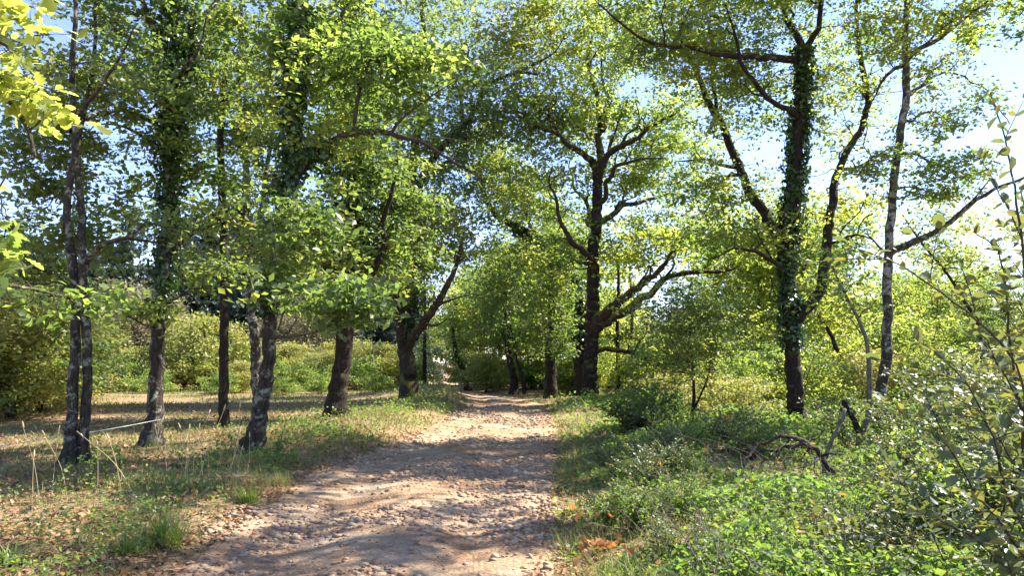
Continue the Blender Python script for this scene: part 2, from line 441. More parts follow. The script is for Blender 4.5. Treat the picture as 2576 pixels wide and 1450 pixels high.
ty = np.r_[np.arange(-6, 42, .14), np.arange(42, 70, .6), np.arange(70, 330, 4)]
tu = np.linspace(-1.12, 1.12, 34)
TYg, TUg = np.meshgrid(ty, tu, indexing='ij')
hw = np.interp(TYg, TY, TW)
edge = 1 + .16 * (fbm(TYg * .5, np.sign(TUg) * 9, 21) - .5) * 2
TXg = np.interp(TYg, TY, TX) + TUg * hw * edge
tz = hgt(TXg, TYg) + .02 - .09 * sstep(.9, 1.1, np.abs(TUg)) + (fbm(TXg / .35, TYg / .35, 33) - .5) * .016 * (1 - sstep(.85, 1, np.abs(TUg)))
tv_ = np.stack([TXg, TYg, tz], -1).reshape(-1, 3)
ni, nj = TYg.shape
ii, jj = np.meshgrid(np.arange(ni - 1), np.arange(nj - 1), indexing='ij')
ta = ii * nj + jj
track = link('track', mesh_from('track', tv_, np.stack([ta, ta + 1, ta + nj + 1, ta + nj], -1).reshape(-1, 4), M['track'], smooth=True))
tag(track, 'stony pale earth track running between the trees', kind='structure')
def track_z(x, y):
    return hgt(x, y) + .02

def pebble_tpl(sub, seed):
    r_ = np.random.default_rng(seed)
    rings, seg = (3, 6) if sub == 0 else (4, 7)
    vs_ = [(0, 0, 1)]
    for i in range(1, rings):
        ph = math.pi * i / rings
        for j in range(seg):
            a_ = 2 * math.pi * (j + .5 * (i % 2)) / seg
            vs_.append((math.sin(ph) * math.cos(a_), math.sin(ph) * math.sin(a_), math.cos(ph)))
    vs_.append((0, 0, -1))
    fs = [(0, 1 + j, 1 + (j + 1) % seg) for j in range(seg)]
    for i in range(rings - 2):
        b0, b1 = 1 + i * seg, 1 + (i + 1) * seg
        for j in range(seg):
            k_ = (j + 1) % seg
            fs += [(b0 + j, b1 + j, b0 + k_), (b0 + k_, b1 + j, b1 + k_)]
    last = len(vs_) - 1; b0 = 1 + (rings - 2) * seg
    fs += [(b0 + j, last, b0 + (j + 1) % seg) for j in range(seg)]
    v = np.array(vs_) * (1 + r_.uniform(-.22, .22, (len(vs_), 1)))
    v[:, 2] *= .55
    return v, np.array(fs)
# loose pebbles: one mass; the largest stones singly
NP = 20000
py_ = 4.3 + (rng.random(NP) ** 1.9) * 26
pu = rng.uniform(-1.04, 1.0, NP)
c_, w_ = np.interp(py_, TY, TX), np.interp(py_, TY, TW)
pxx = c_ + pu * w_
dens = fbm(pxx / 1.1, py_ / 1.6, 51)
keep = (rng.random(NP) < np.clip((dens - .38) * 5, .1, 1))
pxx, py_ = pxx[keep], py_[keep]; NP = len(py_)
ps = np.clip(rng.lognormal(math.log(.0140), .5, NP), .006, .042) * (1 + .03 * py_)
tvp, tfp = pebble_tpl(0, 3)
Vp = []; Fp = []; Tp = []; off = 0
for sd in range(4):
    sel = np.arange(NP) % 4 == sd
    tvp, tfp = pebble_tpl(0, 30 + sd)
    n = sel.sum()
    P = np.stack([pxx[sel], py_[sel], track_z(pxx[sel], py_[sel]) + ps[sel] * .08], -1)
    D = rng.normal(size=(n, 3)); D[:, 2] *= .15
    N = rng.normal(size=(n, 3)) * .2; N[:, 2] = 1
    v, f = stamp(P, D, N, ps[sel] * rng.uniform(1., 1.6, n), ps[sel], tvp, tfp)
    Vp.append(v); Fp.append(f + off); off += len(v); Tp.append(np.repeat(rng.random(n), len(tvp)))
pb = link('pebbles', mesh_from('pebbles', np.vstack(Vp), np.vstack(Fp), M['pebble'], np.concatenate(Tp), True), track)
pb['kind'] = 'stuff'
stone_me = []
for sd in range(6):
    v, f = pebble_tpl(1, 60 + sd)
    stone_me.append(mesh_from('stone', v * np.array([1.25, .95, .8]), f, M['stone'], smooth=True))
cnt = 0
while cnt < 300:
    yy = 4.6 + (rng.random() ** 1.6) * 11; uu = rng.uniform(-1.0, .95)
    xx = np.interp(yy, TY, TX) + uu * np.interp(yy, TY, TW)
    if fbm(xx / 1.1, yy / 1.6, 51) < .36 + .2 * rng.random(): continue
    s = float(np.clip(rng.lognormal(math.log(.026), .42), .018, .075)) * (1 + .02 * yy)
    o = link('stone', stone_me[cnt % 6], track, (xx, yy, float(track_z(xx, yy)) + s * .05))
    o.rotation_euler = (rng.normal() * .2, rng.normal() * .2, rng.uniform(0, 6.28))
    o.scale = (s, s, s * rng.uniform(.7, 1.1)); cnt += 1

# ------------------------------------------------------------------ trees
DENS, LEAFK, CLK = .50, 1.15, 1.35
class Tree:
    def __init__(self, name, label, base, cat='tree', group=None, bark='bark', seed=1):
        self.base = np.array([base[0], base[1], float(hgt(base[0], base[1]))]) if len(base) == 2 else np.array(base, float)
        self.root = thing(name, label, cat, tuple(self.base), group)
        self.bark, self.rng = bark, np.random.default_rng(seed)
        self.nodes, self.rads, self.seed = [], [], seed
        self.axes = []
    def limb(self, pts, r0, r1, name='limb', sides=None, flare=0., bark=None, start=0., rough=.45, skel=True, power=1., crook=0., side=0):
        """pts in metres (world); skel: later twigs may spring from it beyond the share start"""
        pts = np.asarray(pts, float)
        ln = np.linalg.norm(np.diff(pts, axis=0), axis=1).sum()
        n = int(max(6, min(90, ln / (.11 if r0 > .12 else .16))))
        if crook and len(pts) > 2:
            q = [pts[0]]
            for a_, b_ in zip(pts[:-1], pts[1:]):
                q += [(a_ + b_) / 2 + self.rng.normal(size=3) * crook * np.linalg.norm(b_ - a_), b_]
            pts = np.array(q)
        C = catmull(pts, n)
        f = np.linspace(0, 1, n)
        rr = r0 + (r1 - r0) * f ** power
        C = C + (self.rng.normal(size=C.shape) * .12 * rr[:, None]) * (f[:, None] > .02)
        sides = sides or (20 if r0 > .16 else 10 if r0 > .06 else 7)
        V, F = tube(C, rr, sides, rough, flare, self.seed + len(self.axes))
        o = link(name, mesh_from(name, *clean_tris(V - self.base, F), M[bark or self.bark], smooth=True), self.root)
        k = int(start * n)
        if skel:
            self.nodes.append(C[k:]); self.rads.append(rr[k:])
        self.axes.append((C, rr))
        for q in range(side):
            i = int(n * self.rng.uniform(.25, .92)); r_ = rr[i] * .5
            d = unit(C[min(i + 2, n - 1)] - C[max(i - 2, 0)]) * .7 + unit(self.rng.normal(size=3)) * .8 + np.array([0, 0, .35])
            Ls = self.rng.uniform(14, 26) * r_ + .5
            p1 = C[i] + unit(d) * Ls * .5; p2 = p1 + unit(d + self.rng.normal(size=3) * .5 + np.array([0, 0, .2])) * Ls * .5
            self.limb([C[i], p1, p2], r_, max(.012, r_ * .3), 'branch', crook=.12, rough=.35)
        return C
    def px(self, pts, Y):
        return np.array([at(p[0], p[1], Y + (p[2] if len(p) > 2 else 0)) for p in pts])
    def crown(self, blobs, leaf=.1, mat='oak', per=34, clump=9, spread=.12, csize=.5, tpl=KITE, twig_r=.012, up=.55, ratio=.58, name='crown', tintbias=0., twigs=True, droop=.25, thin=1., back=0.):
        """blobs: (centre xyz, radii xyz, number of clumps)"""
        g = self.rng
        T = []
        for c, r, n in blobs:
            n = max(2, int(n * CLK * thin)); r = np.asarray(r) * 1.12; c = np.asarray(c) + np.array([0, back, 0])
            d = unit(g.normal(size=(n, 3))) * (g.random((n, 1)) ** .45)
            cc = np.asarray(c) + d * np.asarray(r)
            for q in cc:
                k = g.poisson(clump) + 2
                T.append(q + g.normal(size=(k, 3)) * np.array([1, 1, .38]) * csize * g.uniform(.45, 1.1))
        first = np.array([t[0] for t in T]); rest = np.vstack(T)
        rest = rest[rest[:, 2] > hgt(rest[:, 0], rest[:, 1]) + .25]
        curves = [[], []]
        def grow(targets, kids, lift, wob, rmax):
            nd, rd = np.vstack(self.nodes), np.concatenate(self.rads)
            Cs, r0s = [], []
            for ch in np.array_split(targets, max(1, len(targets) // 300)):
                d2 = ((ch[:, None] - nd[None]) ** 2).sum(-1)
                dz = np.maximum(0, nd[None, :, 2] - ch[:, None, 2])
                i = np.argmin(np.sqrt(d2) + dz * .6, 1)
                p0 = nd[i]; L = np.linalg.norm(ch - p0, axis=1)
                K = 7; t = np.linspace(0, 1, K)[None, :, None]
                bend = g.normal(size=(len(ch), 1, 3)) * wob * L[:, None, None] + np.array([0, 0, lift]) * L[:, None, None]
                C = p0[:, None] + (ch - p0)[:, None] * t + bend * np.sin(np.pi * t) + g.normal(size=(len(ch), K, 3)) * .035 * L[:, None, None] * (t > 0) * (t < 1)
                Cs.append(C); r0s.append(np.minimum(np.minimum(rd[i] * .75, rmax), .005 + (.018 if rmax > .03 else .011) * L))
            C = np.vstack(Cs); r0 = np.concatenate(r0s)
            self.nodes.append(C[:, 2:].reshape(-1, 3)); self.rads.append(np.repeat(r0 * .6, 5))
            return C, r0
        order = np.argsort(((first[:, None] - np.vstack(self.nodes)[None, ::4]) ** 2).sum(-1).min(1))
        TV, TF, off = [], [], 0
        for part in np.array_split(order, 4):
            if len(part) == 0: continue
            C, r0 = grow(first[part], 0, .10, .12, .06)
            V, F = twig_tubes(C, r0, np.maximum(r0 * .35, .004), 5); TV.append(V); TF.append(F + off); off += len(V)
        C, r0 = grow(rest, 0, .05, .14, twig_r)
        V, F = twig_tubes(C[:, ::2], r0, np.full(len(r0), .0025), 3); TV.append(V); TF.append(F + off)
        ends = C[:, -1]; prev = C[:, 3]
        per = per * DENS
        m_ = g.poisson(per * g.uniform(.35, 1.65, len(ends)))
        idx = np.repeat(np.arange(len(ends)), m_)
        f = g.random((len(idx), 1)) ** .8
        P = C[idx, 4] * (1 - f) + ends[idx] * f + g.normal(size=(len(idx), 3)) * spread * np.array([1, 1, .45])
        tc = g.random(len(ends))
        reg = fbm(P[:, 0] * .55 + P[:, 2] * .35 + 31, P[:, 1] * .55 + P[:, 2] * .5 + 17, self.seed, 2)
        tint = np.clip(.42 * g.random(len(idx)) + .3 * tc[idx] + 1.3 * (reg - .5) + .2 + tintbias, 0, .984)
        tint[g.random(len(idx)) < .0012] = 1
        Nc = g.normal(size=(len(ends), 3)) * .55; Nc[:, 2] += up * 1.7
        V, F, tt = leaf_arrays(P, leaf * (LEAFK if leaf < .2 and tpl is KITE else 1), g, up, droop, ratio, tpl, tint, nrm=Nc[idx])
        o = link(name, mesh_from(name, V - self.base, F, M[mat], tt), self.root)
        if twigs:
            tw = link('twigs', mesh_from('twigs', *clean_tris(np.vstack(TV) - self.base, np.vstack(TF)), M['twig'], smooth=True), o); tw['kind'] = 'stuff'
        return o
    def ivy(self, axis, s0, s1, n, leaf=.07, thick=.06, name='ivy', mat='ivy'):
        C, rr = self.axes[axis]; g = self.rng; k = len(C)
        f = s0 + (s1 - s0) * g.random(n) ** .9; i = np.clip((f * (k - 1)).astype(int), 0, k - 2)
        t = (f * (k - 1) - i)[:, None]
        c = C[i] * (1 - t) + C[i + 1] * t
        ax = unit(C[np.minimum(i + 2, k - 1)] - C[i])
        o = unit(np.cross(ax, g.normal(size=(n, 3))))
        lump = .5 + 1.6 * vnoise(f * 31 + 3, np.arctan2(o[:, 1], o[:, 0]) * 1.5 + 9, self.seed)
        sel = vnoise(f * len(C) * .16 + 5, np.arctan2(o[:, 1], o[:, 0]) * 1.1 + 4, self.seed + 3) > .3
        f, i, t, c, ax, o, lump = f[sel], i[sel], t[sel], c[sel], ax[sel], o[sel], lump[sel]; n = int(sel.sum())
        P = c + o * (rr[i, None] * 1.02 + np.abs(g.normal(size=(n, 1))) * thick * lump[:, None])
        D = np.array([0, 0, -.8]) + o * .5 + g.normal(size=(n, 3)) * .5
        N = o * .9 + np.array([0, 0, .4]) + g.normal(size=(n, 3)) * .35
        Ls = leaf * g.uniform(.6, 1.35, n)
        V, F = stamp(P, D, N, Ls, Ls * .95, *KITE)
        return link(name, mesh_from(name, V - self.base, F, M[mat], np.repeat(g.random(n), 4)), self.root)

def blob(px, py, rx, ry, Y, rd, n):
    c = at(px, py, Y); s = Y / FPX
    return (c, (rx * s, rd, ry * s), n)
def w2m(wpx, Y): return wpx * Y / FPX / 2

# slender double-stemmed oak beside the tape
b = on_ground(182, 1168); Y = b[1]
t = Tree('oak_tree', 'twin-stemmed oak with lichened bark, white tape passing in front of its foot', b, bark='bark', seed=11)
t.limb(t.px([(172, 1172), (178, 1080), (188, 950), (190, 850), (190, 770), (184, 670), (173, 603), (167, 537), (172, 480), (186, 400), (190, 320), (182, 230), (180, 160), (190, 40), (185, -120)], Y), w2m(28, Y), .03, 'trunk', flare=1.0, start=.45)
t.limb(t.px([(205, 1160, .1), (212, 1060, .1), (220, 950, .1), (215, 770, .05), (207, 670, .0), (208, 570, .1), (204, 510, .2), (195, 430, .35), (200, 330, .6), (225, 220, .9), (240, 100, 1.2), (235, -60, 1.4)], Y), w2m(26, Y), .025, 'trunk', flare=.9, start=.5)
t.limb(t.px([(210, 690), (227, 640, -.1), (267, 613, -.3), (320, 598, -.5), (353, 573, -.7), (390, 530, -.9)], Y), .055, .012, start=.3)
t.limb(t.px([(188, 735), (165, 715, -.2), (150, 738, -.4), (110, 750, -.7), (60, 770, -.9)], Y), .03, .008, start=.3)
t.limb(t.px([(180, 330), (120, 280, .5), (60, 200, .9), (10, 120, 1.2)], Y), .045, .01)
t.limb(t.px([(175, 520), (120, 470, .6), (70, 430, 1.1), (10, 410, 1.4)], Y), .04, .01)
t.limb(t.px([(190, 300), (250, 220, -.6), (310, 130, -.9), (340, 60, -1)], Y), .04, .01)
t.crown([blob(95, 480, 90, 170, Y + .4, 1.3, 20), blob(170, 180, 160, 190, Y + .6, 1.5, 34), blob(75, 640, 90, 110, Y - .2, .9, 12), blob(300, 150, 90, 130, Y, 1.2, 12), blob(360, 545, 60, 40, Y - .8, .5, 4), blob(180, -150, 200, 150, Y + .5, 1.6, 16), blob(50, 300, 80, 200, Y + .8, 1.2, 14)], .095, 'oak', 23, thin=.72, back=.6)

# ivy-clad oak
b = on_ground(383, 1122); Y = b[1]
t = Tree('oak_tree', 'tall straight oak wrapped in ivy above a mossy lichened foot, where the white tape ends', b, seed=12)
t.limb(t.px([(380, 1126), (390, 1030), (393, 937), (397, 803), (412, 670), (423, 570), (424, 500), (425, 400), (424, 300), (423, 167), (427, 33), (425, -150)], Y), w2m(39, Y), .06, 'trunk', flare=.95, start=.35)
t.limb(t.px([(428, 400), (448, 330, .2), (466, 233, .3), (477, 133, .4), (484, 60, .5), (530, 20, .7), (580, -60, 1)], Y), .10, .03)
t.limb(t.px([(423, 170), (407, 143, -.1), (383, 67, -.3), (358, 0, -.5), (330, -90, -.6)], Y), .07, .02)
t.limb(t.px([(420, 640), (443, 620), (470, 597), (500, 580), (546, 562)], Y), .05, .025)
t.limb(t.px([(410, 775), (435, 755, -.2), (460, 742, -.3), (480, 738, -.4)], Y), .035, .018)
t.limb(t.px([(420, 335), (380, 305), (340, 288), (300, 278), (262, 290)], Y), .05, .012)
t.limb(t.px([(420, 380), (370, 350, .3), (320, 322, .4), (275, 312, .5), (238, 316, .5), (220, 335, .5)], Y), .045, .01)
t.limb(t.px([(400, 800), (370, 820, -.6), (330, 800, -1.2), (290, 800, -1.6)], Y), .025, .006)
t.limb(t.px([(424, 250), (460, 180, -1), (500, 120, -1.8), (520, 40, -2.2)], Y), .05, .012)
t.ivy(0, .24, .95, 5200, .085, .07)
t.ivy(1, 0, .7, 1400, .085, .06)
t.crown([blob(440, 90, 160, 200, Y, 1.9, 34), blob(370, 420, 50, 40, Y + .2, .6, 3), blob(480, 420, 80, 160, Y, 1.2, 18), blob(330, 510, 40, 25, Y, .5, 2), blob(320, 780, 55, 40, Y - 1.3, .6, 5), blob(500, 680, 50, 50, Y, .7, 5), blob(330, 60, 90, 110, Y, 1.2, 12), blob(430, -180, 220, 140, Y, 2, 18)], .10, 'oak', 24, thin=.72, back=.6)

# slim straight oak
b = on_ground(562, 1077); Y = b[1]
t = Tree('oak_tree', 'slim straight dark-barked tree standing alone on the shaded grass past the ivy-wrapped oak', b, bark='barkdark', seed=13)
t.limb(t.px([(562, 1082), (562, 950), (564, 800), (564, 650), (560, 560), (558, 450), (555, 380), (556, 280), (566, 180), (570, 60), (575, -120)], Y), w2m(25, Y), .05, 'trunk', flare=.4, start=.5)
t.limb(t.px([(562, 560), (535, 540), (505, 516), (470, 496), (440, 490)], Y), .06, .015)
t.limb(t.px([(560, 540), (590, 525), (612, 540), (640, 520)], Y), .05, .012)
t.limb(t.px([(562, 690), (540, 660), (505, 665), (470, 690)], Y), .035, .01)
t.limb(t.px([(556, 300), (520, 220, .5), (500, 130, .8)], Y), .05, .012)
t.limb(t.px([(556, 260), (600, 200, -.5), (640, 110, -.8)], Y), .05, .012)
t.crown([blob(560, 200, 110, 230, Y, 2, 40), blob(500, 560, 60, 80, Y, 1, 9), blob(610, 440, 60, 120, Y, 1.2, 16), blob(480, 690, 45, 50, Y, .8, 5), blob(560, -120, 160, 120, Y, 2, 18)], .105, 'oak', 23, thin=.72, back=.6)

# lichened trunk behind the leaning one
b = on_ground(650, 1050); Y = b[1]
t = Tree('oak_tree', 'forked tree standing close behind the leaning ivy oak, its fork open to the sky', b, bark='barkpale', seed=14)
t.limb(t.px([(650, 1054), (643, 900), (636, 800), (626, 680), (619, 600), (618, 540), (622, 470), (612, 350), (600, 220), (610, 90), (600, -100)], Y), w2m(27, Y), .04, 'trunk', flare=.5, start=.5)
t.limb(t.px([(624, 640), (638, 595), (653, 550), (664, 490), (672, 420), (690, 300), (680, 150)], Y), .09, .03)
t.limb(t.px([(632, 680), (612, 655), (590, 640)], Y), .04, .015)
t.limb(t.px([(622, 640), (605, 620), (585, 618)], Y), .035, .012)
t.crown([blob(630, 330, 90, 200, Y, 1.8, 30), blob(620, 60, 120, 130, Y, 2, 20), blob(690, 620, 50, 90, Y, 1, 8)], .11, 'oak', 24, thin=.72, back=.6)

# leaning ivy oak arching over the track
b = on_ground(638, 1142); Y = b[1]
t = Tree('oak_tree', 'leaning lichened oak at the verge, its ivy-grown stem arching over the track', b, bark='bark', seed=15)
t.limb(t.px([(630, 1148), (645, 1080), (660, 1010), (675, 900), (679, 800), (683, 700), (696, 590), (712, 510), (730, 430), (735, 340), (743, 170), (752, 60), (740, -130)], Y), w2m(40, Y), .06, 'trunk', flare=.95, start=.4)
t.limb(t.px([(715, 505), (740, 445, -.2), (790, 380, -.4), (880, 336, -.6), (960, 332, -.7), (1010, 345, -.8), (1060, 358, -.8), (1120, 395, -.8), (1180, 430, -.8), (1240, 470, -.7)], Y), .085, .008, bark='twig')
t.limb(t.px([(985, 335, -.7), (1010, 300, -.7), (1080, 245, -.6), (1150, 200, -.5)], Y), .03, .006, bark='twig')
t.limb(t.px([(1040, 352, -.8), (1090, 345, -.7), (1140, 350, -.7), (1190, 360, -.6)], Y), .014, .003, bark='dead', skel=False)
t.limb(t.px([(1110, 390, -.8), (1150, 400, -.7), (1205, 398, -.7)], Y), .012, .003, bark='dead', skel=False)
t.limb(t.px([(1140, 408, -.8), (1170, 470, -.7), (1200, 520, -.7)], Y), .01, .003, bark='dead', skel=False)
t.limb(t.px([(890, 335, -.6), (900, 250, -.6), (930, 150, -.5), (980, 60, -.3)], Y), .04, .01, bark='twig')
t.limb(t.px([(680, 850), (705, 850, -1.0), (740, 846, -2.0), (790, 838, -2.8), (850, 812, -3.4)], Y), .03, .006, bark='twig', start=.4)
t.limb(t.px([(690, 640), (730, 600, -1.4), (790, 590, -2.4)], Y), .035, .008, start=.3)
t.limb(t.px([(742, 190), (800, 120, .4), (860, 40, .6), (910, -60, .8)], Y), .06, .015)
t.ivy(0, .27, .9, 5200, .085, .09)
t.ivy(1, 0, .3, 1200, .08, .08)
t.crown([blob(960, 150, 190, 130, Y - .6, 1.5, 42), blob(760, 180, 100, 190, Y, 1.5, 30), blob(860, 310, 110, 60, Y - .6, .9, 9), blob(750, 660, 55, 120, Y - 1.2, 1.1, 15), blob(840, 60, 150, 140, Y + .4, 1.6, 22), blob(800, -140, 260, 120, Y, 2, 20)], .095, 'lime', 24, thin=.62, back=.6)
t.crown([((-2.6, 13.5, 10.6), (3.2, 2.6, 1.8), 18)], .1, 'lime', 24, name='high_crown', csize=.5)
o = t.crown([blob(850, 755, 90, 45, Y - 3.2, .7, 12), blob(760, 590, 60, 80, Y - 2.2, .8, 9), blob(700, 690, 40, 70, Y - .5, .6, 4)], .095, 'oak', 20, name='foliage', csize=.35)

# dark ivy-laden oak
b = on_ground(845, 1052); Y = b[1]
t = Tree('oak_tree', 'black-trunked oak leaning slightly, heavily laden with dark ivy, at the verge bank', b, bark='barkdark', seed=16)
t.limb(t.px([(843, 1056), (850, 990), (862, 900), (868, 820), (880, 720), (890, 600), (892, 480), (890, 380), (888, 280), (885, 150), (885, 0), (880, -120)], Y), w2m(46, Y), .08, 'trunk', flare=.45, start=.3)
t.limb(t.px([(880, 740), (910, 715, -.3), (940, 680, -.6), (968, 620, -.8), (962, 560, -.9), (985, 490, -1), (1000, 400, -1)], Y), .12, .03)
t.limb(t.px([(884, 790), (915, 800, -.5), (940, 806, -.8)], Y), .05, .02)
t.limb(t.px([(888, 560), (840, 500, -.6), (800, 420, -1)], Y), .08, .02)
t.limb(t.px([(888, 400), (940, 320, .6), (1000, 250, 1)], Y), .08, .02)
t.ivy(0, .22, .95, 9000, .10, .28)
t.crown([blob(890, 420, 130, 190, Y, 2.2, 48), blob(950, 640, 120, 90, Y - .6, 1.5, 24), blob(810, 640, 70, 130, Y, 1.4, 16), blob(900, 120, 150, 160, Y, 2.5, 34), blob(1000, 500, 80, 120, Y, 1.6, 18), blob(890, -130, 200, 110, Y, 2.5, 16)], .115, 'oak', 28, tintbias=-.08, thin=.8, back=.5)

# multi-stemmed oak with the limb leaning over the track
b = on_ground(1028, 1002); Y = b[1]
t = Tree('oak_tree', 'stout mossy oak that divides low into several stems, one leaning out above the track bend', b, bark='barkmoss', seed=17)
t.limb(t.px([(1028, 1006), (1027, 940), (1020, 880), (1024, 820), (1029, 770), (1030, 690), (1036, 600), (1032, 500), (1040, 400), (1060, 280), (1070, 150), (1060, 0)], Y), w2m(40, Y), .08, 'trunk', flare=.5, start=.35)
t.limb(t.px([(1018, 890), (1008, 850, -.3), (1005, 815, -.5), (1000, 760, -.8), (985, 680, -1)], Y), .2, .06, rough=.5)
t.limb(t.px([(1026, 880), (1036, 854, -.4), (1072, 804, -.8), (1099, 764, -1), (1126, 717, -1.2), (1150, 660, -1.2), (1165, 590, -1)], Y), .22, .06)
t.limb(t.px([(1095, 775, -1), (1112, 764, -1.2), (1145, 752, -1.5), (1176, 744, -1.6)], Y), .06, .02)
t.limb(t.px([(1070, 815, -.8), (1092, 820, -1.1), (1112, 812, -1.3), (1124, 802, -1.4)], Y), .07, .02)
t.limb(t.px([(1040, 490), (1090, 400, -.5), (1139, 340, -1), (1170, 312, -1.2), (1192, 283, -1.2), (1226, 217, -1.4), (1259, 197, -1.4), (1306, 183, -1.5), (1352, 187, -1.6)], Y), .17, .04)
t.limb(t.px([(1165, 317, -1.2), (1160, 260, -1.3), (1169, 200, -1.4), (1180, 120, -1.5)], Y), .08, .03)
t.limb(t.px([(1290, 187, -1.5), (1319, 173, -1.5), (1392, 133, -1.2), (1420, 90, -1)], Y), .07, .02)
t.ivy(0, .14, .5, 4200, .12, .2)
t.crown([blob(1090, 600, 110, 100, Y - .6, 3, 44), blob(1060, 420, 110, 170, Y, 3, 46), blob(1240, 280, 130, 120, Y - 1.2, 2.6, 34), blob(1120, 170, 140, 170, Y - .5, 3.4, 48), blob(1300, 110, 110, 90, Y - 1.2, 2.6, 24), blob(1000, 720, 60, 60, Y, 2, 10), blob(1150, -60, 200, 110, Y, 3.5, 24)], .14, 'oak', 22, spread=.2, csize=.8, tintbias=.12)
# thin companion
b = on_ground(1069, 985); Y = b[1]
t = Tree('young_oak', 'thin bare-stemmed young tree beside the stout multi-stemmed oak', b, bark='barkdark', seed=18)
t.limb(t.px([(1069, 988), (1068, 900), (1070, 800), (1069, 740), (1064, 660), (1070, 560)], Y), .14, .04, 'trunk', flare=.3, start=.55)
t.crown([blob(1075, 650, 60, 110, Y, 1.8, 22)], .15, 'oak', 24, spread=.19, csize=.6)

# the big oak
b = on_ground(1483, 1014); Y = b[1]
t = Tree('oak_tree', 'great spreading oak with mossy limbs on the far verge where the track bends', b, bark='barkdark', seed=19)
mossy = 'barkmoss'
t.limb(t.px([(1484, 1020), (1485, 960), (1488, 880), (1491, 800), (1493, 720), (1492, 640), (1500, 560), (1503, 480), (1503, 425)], Y), w2m(37, Y), .19, 'trunk', flare=.45, start=.6, rough=.4)
L = [
 ([(1503, 440), (1490, 405), (1465, 385, -.5), (1440, 371, -.9), (1412, 343, -1.2), (1385, 329, -1.5), (1350, 315, -1.8), (1325, 318, -2.1)], .17, .03),
 ([(1412, 343, -1.2), (1400, 325, -1.3), (1385, 305, -1.4), (1379, 285, -1.5), (1390, 240, -1.5)], .08, .02),
 ([(1503, 435), (1510, 383, .2), (1516, 310, .4), (1505, 255, .5), (1488, 205, .6), (1480, 140, .7), (1490, 60, .8)], .18, .04),
 ([(1513, 330, .3), (1524, 275, .6), (1514, 205, .9), (1530, 120, 1.2)], .10, .03),
 ([(1505, 440), (1526, 393, -.4), (1559, 370, -.9), (1609, 343, -1.4), (1659, 307, -1.8), (1690, 290, -2.1), (1720, 265, -2.2)], .16, .03),
 ([(1532, 388, -.4), (1540, 350, -.3), (1556, 307, -.2), (1570, 250, 0)], .08, .02),
 ([(1500, 520), (1523, 460, -.8), (1549, 418, -1.4), (1593, 405, -2), (1640, 398, -2.4), (1676, 398, -2.6)], .12, .025),
 ([(1497, 590), (1515, 555, .4), (1560, 522, .9), (1600, 512, 1.2), (1650, 498, 1.5), (1700, 490, 1.8), (1745, 492, 2)], .15, .03),
 ([(1490, 830), (1505, 804, -.4), (1530, 782, -.8), (1559, 762, -1.3), (1609, 724, -2), (1643, 697, -2.5), (1676, 660, -2.9), (1700, 630, -3.1)], .24, .06),
 ([(1505, 822, -.4), (1530, 806, -.2), (1559, 790, .1), (1609, 750, .5), (1659, 714, .8), (1713, 690, 1.1), (1784, 684, 1.4), (1850, 674, 1.6), (1897, 650, 1.8)], .20, .04),
 ([(1492, 665), (1479, 644, -.5), (1453, 620, -1), (1426, 587, -1.5), (1409, 554, -1.8), (1400, 500, -2), (1385, 470, -2.1), (1390, 420, -2.2)], .15, .03),
 ([(1492, 690), (1476, 664, .8), (1446, 654, 1.5), (1426, 664, 1.9), (1400, 680, 2.3)], .09, .02),
 ([(1493, 884), (1509, 882), (1559, 884, -.3), (1593, 887, -.6), (1613, 900, -.8), (1643, 910, -1), (1676, 930, -1.2), (1699, 944, -1.4)], .11, .05),
 ([(1498, 600), (1478, 560, 1), (1470, 500, 1.6), (1440, 440, 2.2), (1435, 400, 2.4)], .13, .03),
]
for pts, r0, r1 in L:
    t.limb(t.px(pts, Y), r0 * 1.02, r1 * .8, bark=mossy, crook=.09, side=4)
t.crown([blob(1370, 300, 130, 90, Y + .2, 2.6, 34), blob(1490, 130, 200, 100, Y + .8, 3.2, 48), blob(1660, 300, 130, 100, Y, 2.6, 32), blob(1690, 440, 140, 80, Y + 1.2, 2.6, 26), blob(1760, 590, 140, 60, Y + 1.2, 2.4, 22), blob(1370, 450, 110, 90, Y + .8, 2.6, 22), blob(1400, 640, 70, 50, Y + 1.5, 1.6, 8), blob(1570, 590, 70, 50, Y + 1.2, 1.6, 8), blob(1840, 640, 90, 50, Y + 1.5, 2, 10), blob(1480, 20, 260, 110, Y + .6, 3.2, 34), blob(1580, 450, 70, 60, Y + 1.8, 1.5, 9), blob(1470, 320, 70, 80, Y + 2.0, 1.6, 10), blob(1700, 945, 50, 30, Y - 1.4, .7, 3), blob(1620, 640, 80, 35, Y - 1.8, 1.2, 9), blob(1690, 610, 60, 40, Y - 2.6, 1, 6)], .135, 'lime', 24, spread=.19, csize=.8)

# ivy stem curving out from behind it
b = on_ground(1463, 998); Y = b[1] + .6
t = Tree('oak_tree', 'ivy-sleeved tree curving out over the track from behind the great oak', (b[0], Y), bark='barkdark', seed=20)
t.limb(t.px([(1462, 1004), (1462, 900), (1468, 804), (1459, 737), (1443, 704), (1409, 664), (1383, 624), (1353, 597), (1306, 574), (1269, 554), (1243, 535), (1218, 490), (1206, 430), (1215, 370)], Y), .34, .09, 'trunk', flare=.3, start=.5)
t.limb(t.px([(1353, 597), (1330, 560, .4), (1320, 500, .6), (1335, 440, .8)], Y), .1, .03)
t.limb(t.px([(1395, 640), (1400, 600, -.6), (1420, 540, -.9)], Y), .1, .03)
t.ivy(0, .18, .68, 4500, .13, .14)
t.crown([blob(1290, 480, 110, 80, Y, 2.4, 32), blob(1220, 400, 70, 90, Y, 2, 20), blob(1380, 560, 70, 60, Y + .5, 2, 14), blob(1330, 640, 60, 40, Y, 1.8, 10)], .145, 'oak', 26, spread=.19, csize=.75)

